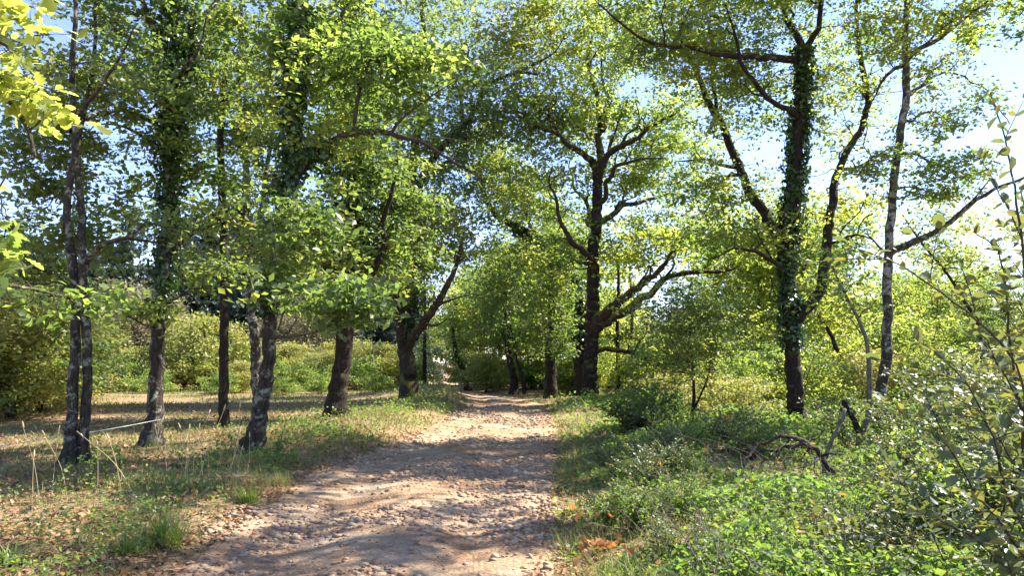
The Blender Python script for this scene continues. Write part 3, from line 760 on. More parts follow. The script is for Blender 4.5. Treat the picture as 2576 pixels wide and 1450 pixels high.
# forked ivy oak on the bramble side
b = on_ground(2012, 1098); Y = b[1]
t = Tree('oak_tree', 'dark-footed oak with ivy-furred leader and a J-shaped second stem, behind the dead branches', b, bark='barkdark', seed=21)
t.limb(t.px([(2016, 1104), (2008, 1050), (2000, 1000), (1994, 904), (1989, 837), (1987, 770), (1984, 670), (1985, 604), (1988, 537), (1997, 467), (2005, 367), (2017, 267), (2024, 167), (2021, 117)], Y), w2m(40, Y), .13, 'trunk', flare=.45, start=.4)
L = [
 ([(1992, 815), (2014, 797, -.1), (2037, 770, -.2), (2064, 730, -.3), (2074, 670, -.3), (2081, 604, -.3), (2088, 537, -.3), (2095, 480, -.2), (2117, 410, 0), (2150, 353, .1), (2174, 300, .2), (2184, 260, .3), (2176, 200, .4), (2160, 100, .5), (2154, 20, .6), (2150, -90, .7)], .125, .03),
 ([(2021, 125), (2004, 87, .2), (1977, 50, .4), (1963, 0, .5), (1945, -90, .6)], .09, .03),
 ([(2021, 125), (2037, 107, -.1), (2060, 73, -.2), (2064, 20, -.3), (2060, -80, -.4)], .08, .025),
 ([(2020, 155), (2007, 150), (1950, 145, -.3), (1917, 148, -.5), (1860, 143, -.8), (1807, 137, -1.1), (1750, 122, -1.5), (1690, 118, -1.8), (1643, 110, -2), (1593, 83, -2.3), (1543, 43, -2.5), (1505, 10, -2.6)], .09, .015),
 ([(1981, 655), (1965, 615, .4), (1947, 587, .6), (1924, 537, .9), (1884, 480, 1.2), (1860, 417, 1.4), (1830, 347, 1.6), (1790, 273, 1.8), (1767, 217, 2), (1750, 167, 2.1), (1715, 130, 2.2), (1690, 70, 2.3), (1700, -40, 2.4)], .14, .03),
 ([(2012, 300), (1985, 275, -.3), (1960, 268, -.5), (1934, 250, -.7), (1904, 213, -.9), (1877, 180, -1), (1860, 147, -1.1), (1850, 90, -1.2), (1825, 10, -1.3)], .07, .02),
 ([(1800, 300, 1.8), (1790, 200, 1.7), (1812, 130, 1.6), (1835, 40, 1.5)], .055, .02),
 ([(1984, 700), (1957, 667, -.3), (1934, 654, -.5), (1904, 634, -.8), (1867, 624, -1), (1824, 637, -1.2), (1790, 650, -1.4)], .06, .015),
 ([(2079, 620, -.3), (2094, 612, -.5), (2127, 597, -.8), (2160, 590, -1), (2200, 605, -1.2)], .045, .012),
 ([(2110, 430), (2150, 425, -.4), (2185, 407, -.7), (2215, 390, -.9)], .05, .015),
 ([(1870, 440, 1.3), (1840, 440, 1.6), (1800, 470, 1.9), (1770, 540, 2.1)], .05, .012),
 ([(1990, 760), (1968, 752, -.2), (1958, 760, -.3)], .03, .02),
]
for pts, r0, r1 in L:
    t.limb(t.px(pts, Y), r0, r1, start=.15, crook=.05, side=2)
t.ivy(0, .22, 1, 6000, .085, .05)

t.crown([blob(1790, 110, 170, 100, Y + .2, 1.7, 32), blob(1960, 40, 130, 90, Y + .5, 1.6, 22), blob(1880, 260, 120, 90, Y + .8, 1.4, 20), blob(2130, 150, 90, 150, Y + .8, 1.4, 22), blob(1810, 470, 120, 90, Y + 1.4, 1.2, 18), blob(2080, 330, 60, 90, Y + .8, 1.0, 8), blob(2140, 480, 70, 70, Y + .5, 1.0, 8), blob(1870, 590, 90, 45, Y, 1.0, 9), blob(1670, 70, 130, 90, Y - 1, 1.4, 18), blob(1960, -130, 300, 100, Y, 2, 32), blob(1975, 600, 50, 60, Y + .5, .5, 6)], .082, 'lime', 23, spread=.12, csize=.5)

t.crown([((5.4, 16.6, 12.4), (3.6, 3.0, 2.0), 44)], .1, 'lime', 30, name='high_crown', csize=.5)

# straight lichened tree
b = on_ground(2200, 1118); Y = b[1]
t = Tree('oak_tree', 'straight pale lichen-barked tree beside the slim bent stems, branches reaching into open sky', b, bark='barkpale', seed=22)
t.limb(t.px([(2198, 1124), (2207, 1060), (2214, 1014), (2227, 904), (2232, 804), (2234, 670), (2237, 604), (2242, 537), (2248, 467), (2264, 333), (2279, 250), (2278, 167), (2277, 100), (2281, 0), (2285, -140)], Y), w2m(29, Y), .05, 'trunk', flare=.3, start=.45)
L = [
 ([(2279, 155), (2317, 120, -.2), (2384, 80, -.5), (2444, 33, -.8), (2500, -10, -1)], .06, .012),
 ([(2281, 240), (2300, 225, .2), (2334, 203, .4), (2377, 181, .6), (2411, 150, .8)], .045, .01),
 ([(2377, 181, .6), (2405, 186, .5), (2431, 193, .4), (2451, 213, .3), (2494, 243, .1), (2530, 290, 0)], .022, .006),
 ([(2272, 165), (2237, 180, .3), (2210, 217, .5), (2190, 260, .8)], .045, .012),
 ([(2256, 395), (2225, 388, -.3), (2211, 392, -.4), (2184, 407, -.6), (2160, 440, -.7)], .035, .01),
 ([(2258, 385), (2317, 393, .3), (2370, 415, .5), (2420, 430, .6)], .035, .008),
 ([(2236, 640), (2250, 628, -.1), (2284, 617, -.3), (2334, 594, -.6), (2367, 574, -.8), (2411, 540, -1), (2450, 505, -1.2), (2510, 470, -1.5), (2590, 440, -1.8)], .07, .02),
 ([(2234, 640), (2210, 620, .3), (2190, 600, .5), (2180, 575, .6)], .035, .01),
 ([(2268, 300), (2310, 290, .5), (2360, 285, .9), (2400, 300, 1.1)], .03, .008),
 ([(2282, 40), (2300, -20, .2), (2310, -100, .3)], .04, .015),
 ([(2245, 480), (2280, 470, -.4), (2330, 480, -.7)], .025, .008),
]
for pts, r0, r1 in L:
    t.limb(t.px(pts, Y), r0, r1, start=.2, crook=.06, side=1)
t.crown([blob(2350, 100, 90, 60, Y - .4, .8, 8), blob(2250, 120, 70, 110, Y + .2, 1, 13), blob(2360, 300, 80, 80, Y + .4, .9, 9), blob(2340, 200, 60, 40, Y + .4, .6, 6), blob(2200, 420, 60, 60, Y - .4, .7, 7), blob(2420, 440, 90, 70, Y - .4, .9, 10), blob(2480, 230, 40, 40, Y, .4, 3), blob(2300, -120, 150, 100, Y, 1.2, 16), blob(2460, 30, 40, 40, Y - .8, .5, 4), blob(2330, 480, 70, 40, Y - .3, .6, 6)], .075, 'lime', 17, spread=.1, csize=.36)

t.crown([((7.4, 15.0, 11.8), (2.6, 2.4, 2.0), 26)], .09, 'lime', 26, name='high_crown', csize=.45)

# slim bent stem with its broken partner
b = on_ground(2165, 1140); Y = b[1]
t = Tree('slim_tree', 'slim grey stem bent at the foot beside the straight lichen-barked tree', b, bark='dead', seed=23)
t.limb(t.px([(2166, 1145), (2164, 1090), (2182, 1062), (2188, 1000), (2186, 904), (2174, 837), (2150, 787), (2124, 737), (2100, 685), (2080, 620)], Y), .06, .012, 'trunk', flare=.2, start=.6, rough=.25)
t.limb(t.px([(2164, 1095), (2150, 1060), (2138, 1040), (2122, 1008)], Y), .05, .04, 'broken_stub', bark='barkdark')
t.ivy(1, .6, 1, 70, .06, .02)
t.limb(t.px([(2165, 840), (2130, 795, -.2), (2085, 800, -.4)], Y), .015, .005)
t.crown([blob(2100, 640, 50, 40, Y, .5, 5), blob(2110, 720, 30, 60, Y, .4, 4)], .07, 'lime', 14, spread=.15, csize=.35)

# a fork of slim trees behind
def slim(pts, base, label, r0, r1, blobs, seed, leaf=.09, mat='lime', per=18, name='slim_tree', bark='barkdark', extra=(), group=None, dY=0, cs=.5):
    bb = on_ground(*base); YY = bb[1] + dY
    tt = Tree(name, label, (at(base[0], base[1], bb[1])[0] * YY / bb[1], YY), bark=bark, seed=seed, group=group)
    tt.limb(tt.px(pts, YY), r0, r1, 'trunk', flare=.3, start=.5)
    for e in extra: tt.limb(tt.px(e[0], YY), e[1], e[2])
    tt.crown([blob(x, y, rx, ry, YY, rd, n) for x, y, rx, ry, rd, n in blobs], leaf, mat, per, spread=leaf * 1.3, csize=cs)
    return tt
slim([(2480, 1040), (2472, 900), (2460, 814), (2417, 744), (2384, 690), (2334, 630), (2310, 600), (2270, 540)], (2480, 1040), 'slender tree leaning across behind the straight lichen-barked one', .09, .02,
     [(2330, 620, 80, 70, 1.5, 10), (2440, 640, 80, 80, 1.6, 12), (2400, 540, 90, 50, 1.5, 8)], 31, .1)
slim([(2140, 1010), (2127, 950), (2105, 880), (2084, 830), (2060, 800), (2040, 740)], (2140, 1030), 'thin stem leaning away behind the dark-footed oak among sunlit scrub', .12, .03,
     [(2050, 740, 60, 60, 1.8, 12), (2100, 800, 60, 50, 1.8, 8)], 32, .12)
slim([(1912, 1020), (1911, 857), (1910, 760), (1912, 650), (1905, 560)], (1912, 1010), 'thin straight pale trunk seen between the great oak and the dark-footed oak', .15, .05,
     [(1905, 620, 80, 90, 2.5, 24), (1940, 760, 70, 50, 2, 10)], 33, .13, bark='barkpale')
slim([(1553, 1004), (1554, 900), (1553, 804), (1556, 700), (1550, 620)], (1553, 1004), 'thin black pole-like tree close beside the great oak', .14, .05,
     [(1560, 760, 60, 60, 1.5, 5)], 34, .13, dY=5, extra=[([(1555, 920), (1570, 910), (1590, 900), (1600, 905)], .04, .015)])
slim([(1606, 1000), (1604, 955), (1590, 925), (1588, 870), (1590, 770), (1584, 690)], (1606, 1000), 'young tree with a kinked foot beyond the great oak', .15, .05,
     [(1600, 780, 70, 60, 2, 6)], 35, .13, bark='barkpale', dY=5)
slim([(1386, 1003), (1386, 930), (1384, 870), (1390, 780), (1385, 700), (1395, 620)], (1386, 1003), 'thick shadowed trunk hung with ivy at the outside of the bend', .28, .08,
     [(1385, 790, 60, 80, 2.2, 22), (1390, 660, 70, 80, 2.4, 22), (1400, 880, 40, 30, 1.5, 7)], 36, .15, 'oak')
slim([(1446, 1000), (1447, 930), (1449, 870), (1440, 780), (1430, 720)], (1446, 998), 'dark straight trunk close behind the ivy-sleeved tree', .2, .07,
     [(1435, 800, 50, 60, 2, 14)], 37, .15, 'oak', dY=3)
slim([(1292, 994), (1293, 960), (1289, 937), (1278, 880), (1276, 837), (1270, 760), (1275, 690)], (1292, 992), 'twisting trunk standing on the grassy far side of the bend', .22, .07,
     [(1270, 760, 70, 80, 3, 26), (1260, 660, 70, 70, 3, 20)], 38, .17, 'oak', cs=.8)
slim([(1321, 992), (1316, 960), (1306, 927), (1294, 887), (1285, 820)], (1321, 992), 'thin leaning sapling next to the twisting trunk at the bend', .12, .04,
     [(1300, 840, 40, 50, 2, 10)], 39, .16, 'oak', cs=.7)
slim([(1178, 986), (1170, 950), (1159, 920), (1146, 887), (1140, 830), (1150, 760)], (1178, 984), 'dark tree leaning over the far track before the dusty straight', .2, .06,
     [(1160, 850, 55, 60, 3, 20), (1180, 770, 60, 60, 3, 18)], 40, .17, 'lime', cs=.8)
slim([(1737, 1110), (1741, 1060), (1745, 1000), (1744, 940), (1738, 880), (1735, 800)], (1737, 1108), 'small-leaved dark green sapling between the great oak and the dark-footed oak', .05, .012,
     [(1730, 860, 80, 90, 1.0, 26), (1700, 780, 80, 70, 1, 18), (1800, 820, 70, 70, 1, 18)], 41, .06, 'oak', per=18, name='sapling', extra=[([(1740, 1040), (1765, 990), (1785, 930), (1790, 860)], .025, .008)])

# oak just beside the viewer whose lit sprays hang into view
t = Tree('oak_tree', 'oak whose lowest sprays of large lobed leaves glow yellow-green at the picture edge', (-4.6, 4.6), bark='bark', seed=51)
t.limb([(-4.6, 4.6, -.1), (-4.65, 4.6, 1.4), (-4.5, 4.7, 3), (-4.6, 4.7, 5), (-4.4, 4.8, 7.5), (-4.5, 4.8, 9)], .2, .06, 'trunk', flare=.5, start=.3)
t.limb([(-4.55, 4.65, 2.6), (-4.0, 4.6, 3.1), (-3.3, 4.4, 3.3), (-2.9, 4.3, 3.1), (-2.75, 4.25, 2.8)], .06, .01)
t.limb([(-4.55, 4.65, 3.2), (-3.9, 4.4, 3.5), (-3.3, 4.2, 3.6), (-2.85, 4.1, 3.4)], .05, .01)
t.limb([(-4.6, 4.65, 1.9), (-4.3, 5.4, 2.2), (-4.1, 6.2, 2.25), (-3.95, 6.7, 2.2)], .04, .008)
o1 = t.crown([(at(15, 70, 4.2), (.15, .2, .2), 4), (at(35, 210, 4.2), (.16, .2, .16), 5), (at(-20, 150, 4.2), (.15, .2, .3), 4), (at(-10, 620, 4.3), (.10, .15, .18), 5)], .082, 'lime', 9, clump=3, spread=.07, csize=.11, tpl=OAK, up=.9, ratio=.8, name='foliage', tintbias=.3, droop=.5)
t.crown([(at(185, 750, 6.8), (.22, .3, .12), 5), ((-5.2, 4.8, 7), (1.6, 2, 2.0), 16)], .075, 'lime', 14, clump=4, spread=.12, csize=.28, ratio=.65, up=.8)

# ------------------------------------------------------------------ shrubs, thickets and far trees (prototypes placed at the first spot, then copied)
def make_shrub(name, h, r, nstem, leaf, mat, seed, per=22, clumps=26, wide=1., bark='twig'):
    t_ = Tree(name, 'x', (0, 0, 0.), bark=bark, seed=seed, cat='shrub')
    g = t_.rng
    for k in range(nstem):
        a = 2 * math.pi * (k + g.random()) / nstem; q = r * g.uniform(.3, .75)
        t_.limb([(.05 * math.cos(a), .05 * math.sin(a), -.1), (q * .4 * math.cos(a), q * .4 * math.sin(a), h * .35), (q * math.cos(a + .2), q * math.sin(a + .2), h * g.uniform(.7, .9))], .012 + .006 * h, .005, 'stem', start=.25)
    t_.crown([((0, 0, h * .58), (r, r, h * .42), clumps), ((r * .2, 0, h * .3), (r * 1.05, r * 1.05, h * .25), clumps // 2)], leaf, mat, per, clump=7, spread=leaf * 1.5, csize=.16 * h ** .7, name='foliage')
    return t_.root
def make_far_tree(name, h, r, leaf, mat, seed, clumps=60, bark='barkdark', low=.3):
    t_ = Tree(name, 'x', (0, 0, 0.), bark=bark, seed=seed)
    g = t_.rng
    pts = [(0, 0, -.2)]
    for k in range(1, 6):
        pts.append((pts[-1][0] + g.normal() * .25, pts[-1][1] + g.normal() * .25, h * .85 * k / 5))
    ax = t_.limb(pts, .015 * h + .03, .03, 'trunk', flare=.4, start=low)
    for k in range(7):
        z = g.uniform(low + .05, .75); i = int(z * len(ax)); a = g.uniform(0, 6.28); q = r * g.uniform(.5, .9)
        p = ax[i]
        t_.limb([p, p + np.array([q * .5 * math.cos(a), q * .5 * math.sin(a), h * .06]), p + np.array([q * math.cos(a), q * math.sin(a), h * .16])], .006 * h, .015)
    t_.crown([((0, 0, h * .68), (r, r, h * .33), clumps), ((0, 0, h * .42), (r * .8, r * .8, h * .18), clumps // 3)], leaf, mat, 20, clump=8, spread=leaf * 1.4, csize=.075 * h, twig_r=.02)
    return t_.root
def make_conifer(name, h, r, seed, mat='pine', gaps=.25):
    g = np.random.default_rng(seed)
    root = thing(name, 'x', 'tree')
    C = catmull([(0, 0, -.2), (g.normal() * .1, 0, h * .5), (0, g.normal() * .1, h)], 24)
    V, F = tube(C, np.linspace(.016 * h, .015, 24), 8, .2)
    link('trunk', mesh_from('trunk', *clean_tris(V, F), M['barkdark'], smooth=True), root)
    Ps, Ds = [], []; cur = []
    for z in np.arange(.12, .985, .022):
        for k in range(g.integers(4, 7)):
            if g.random() < gaps: continue
            a = g.uniform(0, 6.28); L_ = r * (1 - z) ** .8 * g.uniform(.6, 1.15) + .25
            d = np.array([math.cos(a), math.sin(a), -.12 + .5 * z])
            s_ = np.linspace(0, 1, 6)[:, None]
            c = np.array([0, 0, z * h]) + d * L_ * s_ + np.array([0, 0, -.14 * L_]) * s_ ** 2
            cur.append(c)
            n = int(26 * L_) + 8
            f = g.random((n, 1)) ** .7
            Ps.append(np.array([0, 0, z * h]) + d * L_ * f + np.array([0, 0, -.14 * L_]) * f ** 2 + g.normal(size=(n, 3)) * np.array([.1, .1, .07]) * (1 + f))
            Ds.append(d + g.normal(size=(n, 3)) * .7)
    cur = np.array(cur)
    V, F = twig_tubes(cur, np.full(len(cur), .03), np.full(len(cur), .008), 4)
    P, D = np.vstack(Ps), np.vstack(Ds)
    N = g.normal(size=P.shape) * .5; N[:, 2] += 1
    Ls = g.uniform(.3, .6, len(P))
    V2, F2 = stamp(P, D, N, Ls, Ls * .45, *KITE)
    o = link('crown', mesh_from('crown', V2, F2, M[mat], np.repeat(g.random(len(P)), 4)), root)
    tw = link('twigs', mesh_from('twigs', *clean_tris(V, F), M['twig'], smooth=True), o); tw['kind'] = 'stuff'
    return root
USED = set()
def put(proto, x, y, label, cat=None, group=None, rz=None, sc=1.):
    rz = rng.uniform(0, 6.28) if rz is None else rz
    loc = (x, y, float(hgt(x, y)) - .03)
    if proto.name not in USED:
        USED.add(proto.name); o = proto
        o.location = loc; o.rotation_euler = (0, 0, rz); o.scale = (sc, sc, sc)
    else:
        o = dup(proto, loc, rz, sc)
    o['label'] = label
    if cat: o['category'] = cat
    if group: o['group'] = group
    return o
def ppos(px, Y): return (px - CX) / FPX * Y / math.cos(PITCH) * (math.cos(PITCH) + 0), Y

# sunlit scrub past the shaded grass
S1 = [make_shrub('scrub_bush', 3.2, 2.0, 7, .13, 'scrub', 71, 22, 60), make_shrub('scrub_bush', 2.6, 2.1, 7, .12, 'lime', 72, 20, 44)]
SG = [make_shrub('grey_scrub_bush', 5.5, 2.6, 7, .16, 'straw', 73, 20, 60)]
DK = [make_shrub('thicket_bush', 4.0, 2.2, 8, .10, 'oak', 74, 24, 70), make_shrub('thicket_bush', 3.4, 2.0, 8, .10, 'scrub', 75, 24, 60)]
sun_spots = [(505, 45, 0, 1.35), (585, 47, 1, 1.15), (430, 46, 1, .8), (345, 43, 0, .75), (290, 41, 1, .8), (700, 46, 1, .7), (770, 43, 1, .65), (820, 47, 0, .7), (910, 44, 1, .75), (965, 46, 0, .8), (1000, 50, 1, .9), (640, 50, 0, .95), (470, 52, 0, 1.1), (250, 48, 0, 1.1), (730, 52, 0, .9), (880, 53, 0, 1.0), (560, 38, 1, .45), (950, 38, 1, .4), (720, 37, 1, .35), (395, 39, 1, .5), (610, 40, 0, .5), (810, 39, 1, .45)]
for px_, Y_, k, sc in sun_spots:
    x, y = ppos(px_, Y_)
    q = 0 if sc >= 1.3 else 1 if sc >= 1.05 else 2 if sc > .6 else 3
    put(S1[k], x, y, ['biggest rounded yellow-green bush in the sunlit clearing, beyond the slim straight tree', 'large rounded bush at the back of the sunlit clearing', 'middling rounded yellow-green bush in the sunlit clearing beyond the shaded grass', 'small low yellow-green bush at the near edge of the sunlit clearing'][q], 'bush', None if q == 0 else ['', 'large clearing bushes', 'middling clearing bushes', 'small clearing bushes'][q], sc=sc)
for px_, Y_, sc in [(330, 62, 1.5), (370, 58, 1.25), (270, 64, 1.4), (780, 63, 1.3), (700, 66, 1.2)]:
    x, y = ppos(px_, Y_)
    put(SG[0], x, y, 'tall greyish straw-coloured bush rising behind the sunlit clearing', 'bush', 'grey bushes behind the clearing', sc=sc)
for px_, Y_, k, sc in [(40, 21, 0, 1.0), (-60, 20, 1, 1.1), (110, 24, 1, .95), (-10, 25, 0, 1.35), (150, 28, 0, .9), (60, 31, 1, 1.5), (-120, 23, 0, 1.2), (210, 33, 1, .8)]:
    x, y = ppos(px_, Y_)
    put(DK[k], x, y, ['dense dark green bush in the thicket beside the twin-stemmed oak', 'dense paler yellowish bush in the thicket beside the twin-stemmed oak'][k], 'bush', ['dark thicket bushes', 'paler thicket bushes'][k], sc=sc)
CO = [make_conifer('conifer', 16, 4.2, 81, gaps=.3), make_conifer('conifer', 15, 6.2, 82, gaps=.0)]
for px_, Y_, k, sc in [(320, 82, 0, .98), (455, 88, 1, 1.0), (525, 80, 1, .98), (590, 92, 1, 1.15), (650, 84, 1, .95), (720, 90, 1, 1.0), (790, 86, 1, .9), (870, 94, 1, 1.0), (950, 90, 1, .9), (250, 95, 1, .95), (180, 90, 1, .9), (60, 95, 1, 1.0), (1010, 98, 1, 1.0), (400, 99, 1, .85), (485, 74, 1, .72), (560, 77, 1, .75), (620, 72, 1, .68), (690, 76, 1, .7), (750, 73, 1, .7), (840, 78, 1, .75), (910, 80, 1, .75), (980, 82, 1, .75), (120, 80, 1, .8), (220, 78, 1, .72), (300, 104, 1, .9), (680, 106, 1, 1.15), (540, 108, 1, 1.2)]:
    x, y = ppos(px_, Y_)
    sc = sc * 1.2
    put(CO[k], x, y, 'sparse pale-topped conifer sticking up against the sky' if k == 0 else 'dark blue-green conifer in the row beyond the clearing', 'conifer', None if k == 0 else 'conifers beyond the clearing', sc=sc)

# backlit thicket on the bramble side
SH = [make_shrub('thicket_shrub', 2.4, 1.5, 6, .085, 'lime', 91, 22, 44), make_shrub('thicket_shrub', 3.2, 1.6, 6, .09, 'lime', 92, 20, 48), make_shrub('thicket_shrub', 1.7, 1.4, 7, .075, 'scrub', 93, 20, 34)]
cnt = 0; placed = []
for _ in range(900):
    if cnt >= 105: break
    Y_ = 13.5 + 38 * rng.random() ** 1.3; px_ = rng.uniform(1400, 2900)
    x, y = ppos(px_, Y_)
    if Y_ < 18.5 and (1820 < px_ < 2330 or px_ < 1640): continue
    if Y_ < 36 and px_ - 2.1 * FPX / Y_ < 1545: continue
    if Y_ < 24 and 1880 < px_ < 2330 and Y_ < 21: continue
    if px_ < 1560 and Y_ < 38: continue
    if any((x - a) ** 2 + (y - b_) ** 2 < 2.0 for a, b_ in placed): continue
    placed.append((x, y)); k = int(rng.integers(0, 3))
    zone = 0 if px_ < 1960 else 1 if px_ < 2240 else 2
    put(SH[k], x, y, ['%s backlit shrub in the sunny thicket between the great oak and the dark-footed oak', '%s backlit shrub in the thicket just behind the dark-footed oak', '%s backlit shrub in the thicket past the straight lichen-barked tree'][zone] % ['middling', 'tall', 'low'][k], 'shrub', ['thicket by the great oak, ', 'thicket behind the dark-footed oak, ', 'thicket past the straight tree, '][zone] + ['middling', 'tall', 'low'][k], sc=rng.uniform(.75, 1.25) * (1.1 if Y_ > 24 else .75 if Y_ > 18 else .5)); cnt += 1
FT = [make_far_tree('woodland_tree', 13, 3.6, .24, 'lime', 101, 80), make_far_tree('woodland_tree', 10, 3.0, .22, 'oak', 102, 70, low=.2), make_far_tree('woodland_tree', 15, 3.8, .25, 'oak', 103, 80)]
far = [(1200, 58, 1, .9), (1245, 55, 0, .75), (1290, 60, 2, .8), (1340, 50, 0, .8), (1400, 56, 2, .85), (1190, 78, 2, .7), (1240, 90, 2, .85), (1050, 95, 1, .9), (1165, 130, 2, .8), (1085, 150, 1, .9), (1350, 72, 1, .8), (1375, 90, 2, .8), (1320, 84, 1, .8), (1120, 230, 2, 1.2), (1160, 180, 1, 1.2), (1085, 185, 1, 1.3)]
for px_, Y_, k, sc in far:
    x, y = ppos(px_, Y_)
    put(FT[k], x, y, 'leafy woodland tree standing along the far end of the track', 'tree', 'trees along the far track', sc=sc)
cnt = 0; placed = []
for _ in range(600):
    if cnt >= 34: break
    Y_ = rng.uniform(30, 75); px_ = rng.uniform(1450, 2950)
    if px_ < 1650 and Y_ < 42: continue
    x, y = ppos(px_, Y_)
    if any((x - a) ** 2 + (y - b_) ** 2 < 12 for a, b_ in placed): continue
    placed.append((x, y))
    k = int(rng.integers(0, 2)); zone = 0 if px_ < 1960 else 1
    put(FT[k], x, y, [['tall yellow-green tree in the wood between the great oak and the dark-footed oak', 'shorter darker tree in the wood between the great oak and the dark-footed oak'], ['tall yellow-green tree in the bright wood past the dark-footed oak', 'shorter darker tree in the bright wood past the dark-footed oak']][zone][k], 'tree', [['tall trees behind the great oak', 'short trees behind the great oak'], ['tall trees of the bright wood', 'short trees of the bright wood']][zone][k], sc=rng.uniform(.55, .9)); cnt += 1
for bx_, cz, lab, sd in [((8.4, 10.9), 12.2, 'added unseen tree beside the brambly bank, its high airy crown placed to dapple the track', 141), ((12.6, 15.4), 10.5, 'second added unseen tree past the straight lichen-barked one, placed for its shade', 142)]:  # unseen trees added outside the view to throw broken shade on the track
    t = Tree('woodland_tree', lab, bx_, bark='barkdark', seed=sd)
    z0 = float(hgt(*bx_))
    t.limb([(bx_[0], bx_[1], z0 - .1), (bx_[0] + .1, bx_[1], 4), (bx_[0] - .2, bx_[1] - .1, 8), (bx_[0] - .7, bx_[1] - .3, cz)], .16, .06, 'trunk', flare=.4, start=.7)
    t.crown([((bx_[0] - (.8 if sd == 141 else 2.4), bx_[1] - .3, cz), (2.3, 2.0, 2.0), 34)], .11, 'lime', 26, spread=.13, csize=.4)
# bushes closing the bend
for px_, Y_, sc in [(1222, 44, .7), (1250, 48, .9), (1330, 46, .7), (1362, 48, .9), (1412, 47, .8), (1200, 52, .8), (1300, 54, 1.0), (1040, 52, .8), (1430, 42, .6), (1160, 62, .9)]:
    x, y = ppos(px_, Y_)
    put(S1[int(rng.integers(0, 2))], x, y, 'leafy bush closing the outside of the track bend', 'bush', 'bushes at the bend', sc=sc)
# ------------------------------------------------------------------ ground cover (uncountable)
def scatter_leaves(name, label, cat, X, Yy, Zlo, H, leaf, mat, seed, up=.75, tpl=KITE, ratio=.65, tint=None, power=.5):
    g = np.random.default_rng(seed); n = len(X)
    P = np.stack([X, Yy, hgt(X, Yy) + Zlo + H * g.random(n) ** power], -1)
    V, F, tt = leaf_arrays(P, leaf, g, up, .1, ratio, tpl, tint)
    o = link(name, mesh_from(name, V, F, M[mat], tt)); tag(o, label, cat, kind='stuff'); return o
def px_field(n, pxa, pxb, Ya, Yb, seed, bias=1.6):
    g = np.random.default_rng(seed)
    Yv = Ya * (Yb / Ya) ** (g.random(n) ** bias); pv = g.uniform(pxa, pxb, n)
    return (pv - CX) / FPX * Yv, Yv
# brambles
X, Yy = px_field(205000, 1250, 2750, 3.2, 34, 201, 1.0)
u, w = track_u(X, Yy); e = u - w
m_ = fbm(X / .9, Yy / .9, 61); big = fbm(X / 2.6, Yy / 2.6, 66)
H = sstep(.05, 1.6, e) * (.04 + 1.1 * np.clip(m_ - .3, 0, 1) + .8 * np.clip(big - .4, 0, 1)) * (.5 + .5 * sstep(0, 4, e))
H = H * (1 - .88 * np.exp(-(((X - 3.6) / 1.15) ** 4 + ((Yy - 9.6) / 1.5) ** 4)))
k = (e > -.12 + .3 * rng.random(len(e))) & (rng.random(len(e)) < np.clip((m_ - .36) * 5, .1, 1) * np.clip(.25 + e * .6, .1, 1))
X, Yy, H = X[k], Yy[k], H[k]
tn = np.clip(.55 * rng.random(len(X)) + .45 * fbm(X / .8, Yy / .8, 71), 0, .984); tn[rng.random(len(X)) < .006] = 1
scatter_leaves('bramble_undergrowth', 'tangle of brambles and small leafy plants covering the bank beside the track', 'undergrowth', X, Yy, .02, H, (.026 + .0026 * Yy) * rng.uniform(.7, 1.5, len(X)), 'bramble', 202, up=.45, tint=tn)
# canes
g = np.random.default_rng(203); n = 800
X, Yy = px_field(n, 1450, 2750, 3.4, 20, 204, 1.)
u, w = track_u(X, Yy); k = u - w > .7; X, Yy = X[k], Yy[k]; n = len(X)
a = g.uniform(0, 6.28, n); Ln = g.uniform(.3, .9, n); hh = g.uniform(.3, .9, n)
s_ = np.linspace(0, 1, 7)
C = np.stack([X[:, None] + np.cos(a)[:, None] * Ln[:, None] * s_ ** 1.3, Yy[:, None] + np.sin(a)[:, None] * Ln[:, None] * s_ ** 1.3, hgt(X, Yy)[:, None] + hh[:, None] * (1.6 * s_ - .75 * s_ ** 2)], -1)
C += g.normal(size=C.shape) * .012
V, F = twig_tubes(C, np.full(n, .0032), np.full(n, .0012), 4)
tag(link('bramble_canes', mesh_from('bramble_canes', *clean_tris(V, F), M['dead'], smooth=True)), 'thin arching bramble canes and dry stems on the bank', 'undergrowth', kind='stuff')
# grass
def grass(name, label, X, Yy, Hh, Wd, mat, seed, lean=.45, tint=None):
    g = np.random.default_rng(seed); n = len(X)
    P = np.stack([X, Yy, hgt(X, Yy) - .01], -1)
    D = g.normal(size=(n, 3)) * lean; D[:, 2] = 1
    N = g.normal(size=(n, 3)); N[:, 2] = .2
    V, F = stamp(P, D, N, Hh, Wd, *BLADE)
    V = V.reshape(n, 5, 3); bend = g.normal(size=(n, 3)) * .28; bend[:, 2] = -.12
    V[:, 4] += bend * Hh[:, None]; V[:, 2:4] += (bend * Hh[:, None] * .22)[:, None]
    tt = g.random(n) if tint is None else tint
    return tag(link(name, mesh_from(name, V.reshape(-1, 3), F, M[mat], np.repeat(tt, 5))), label, 'grass', kind='stuff')
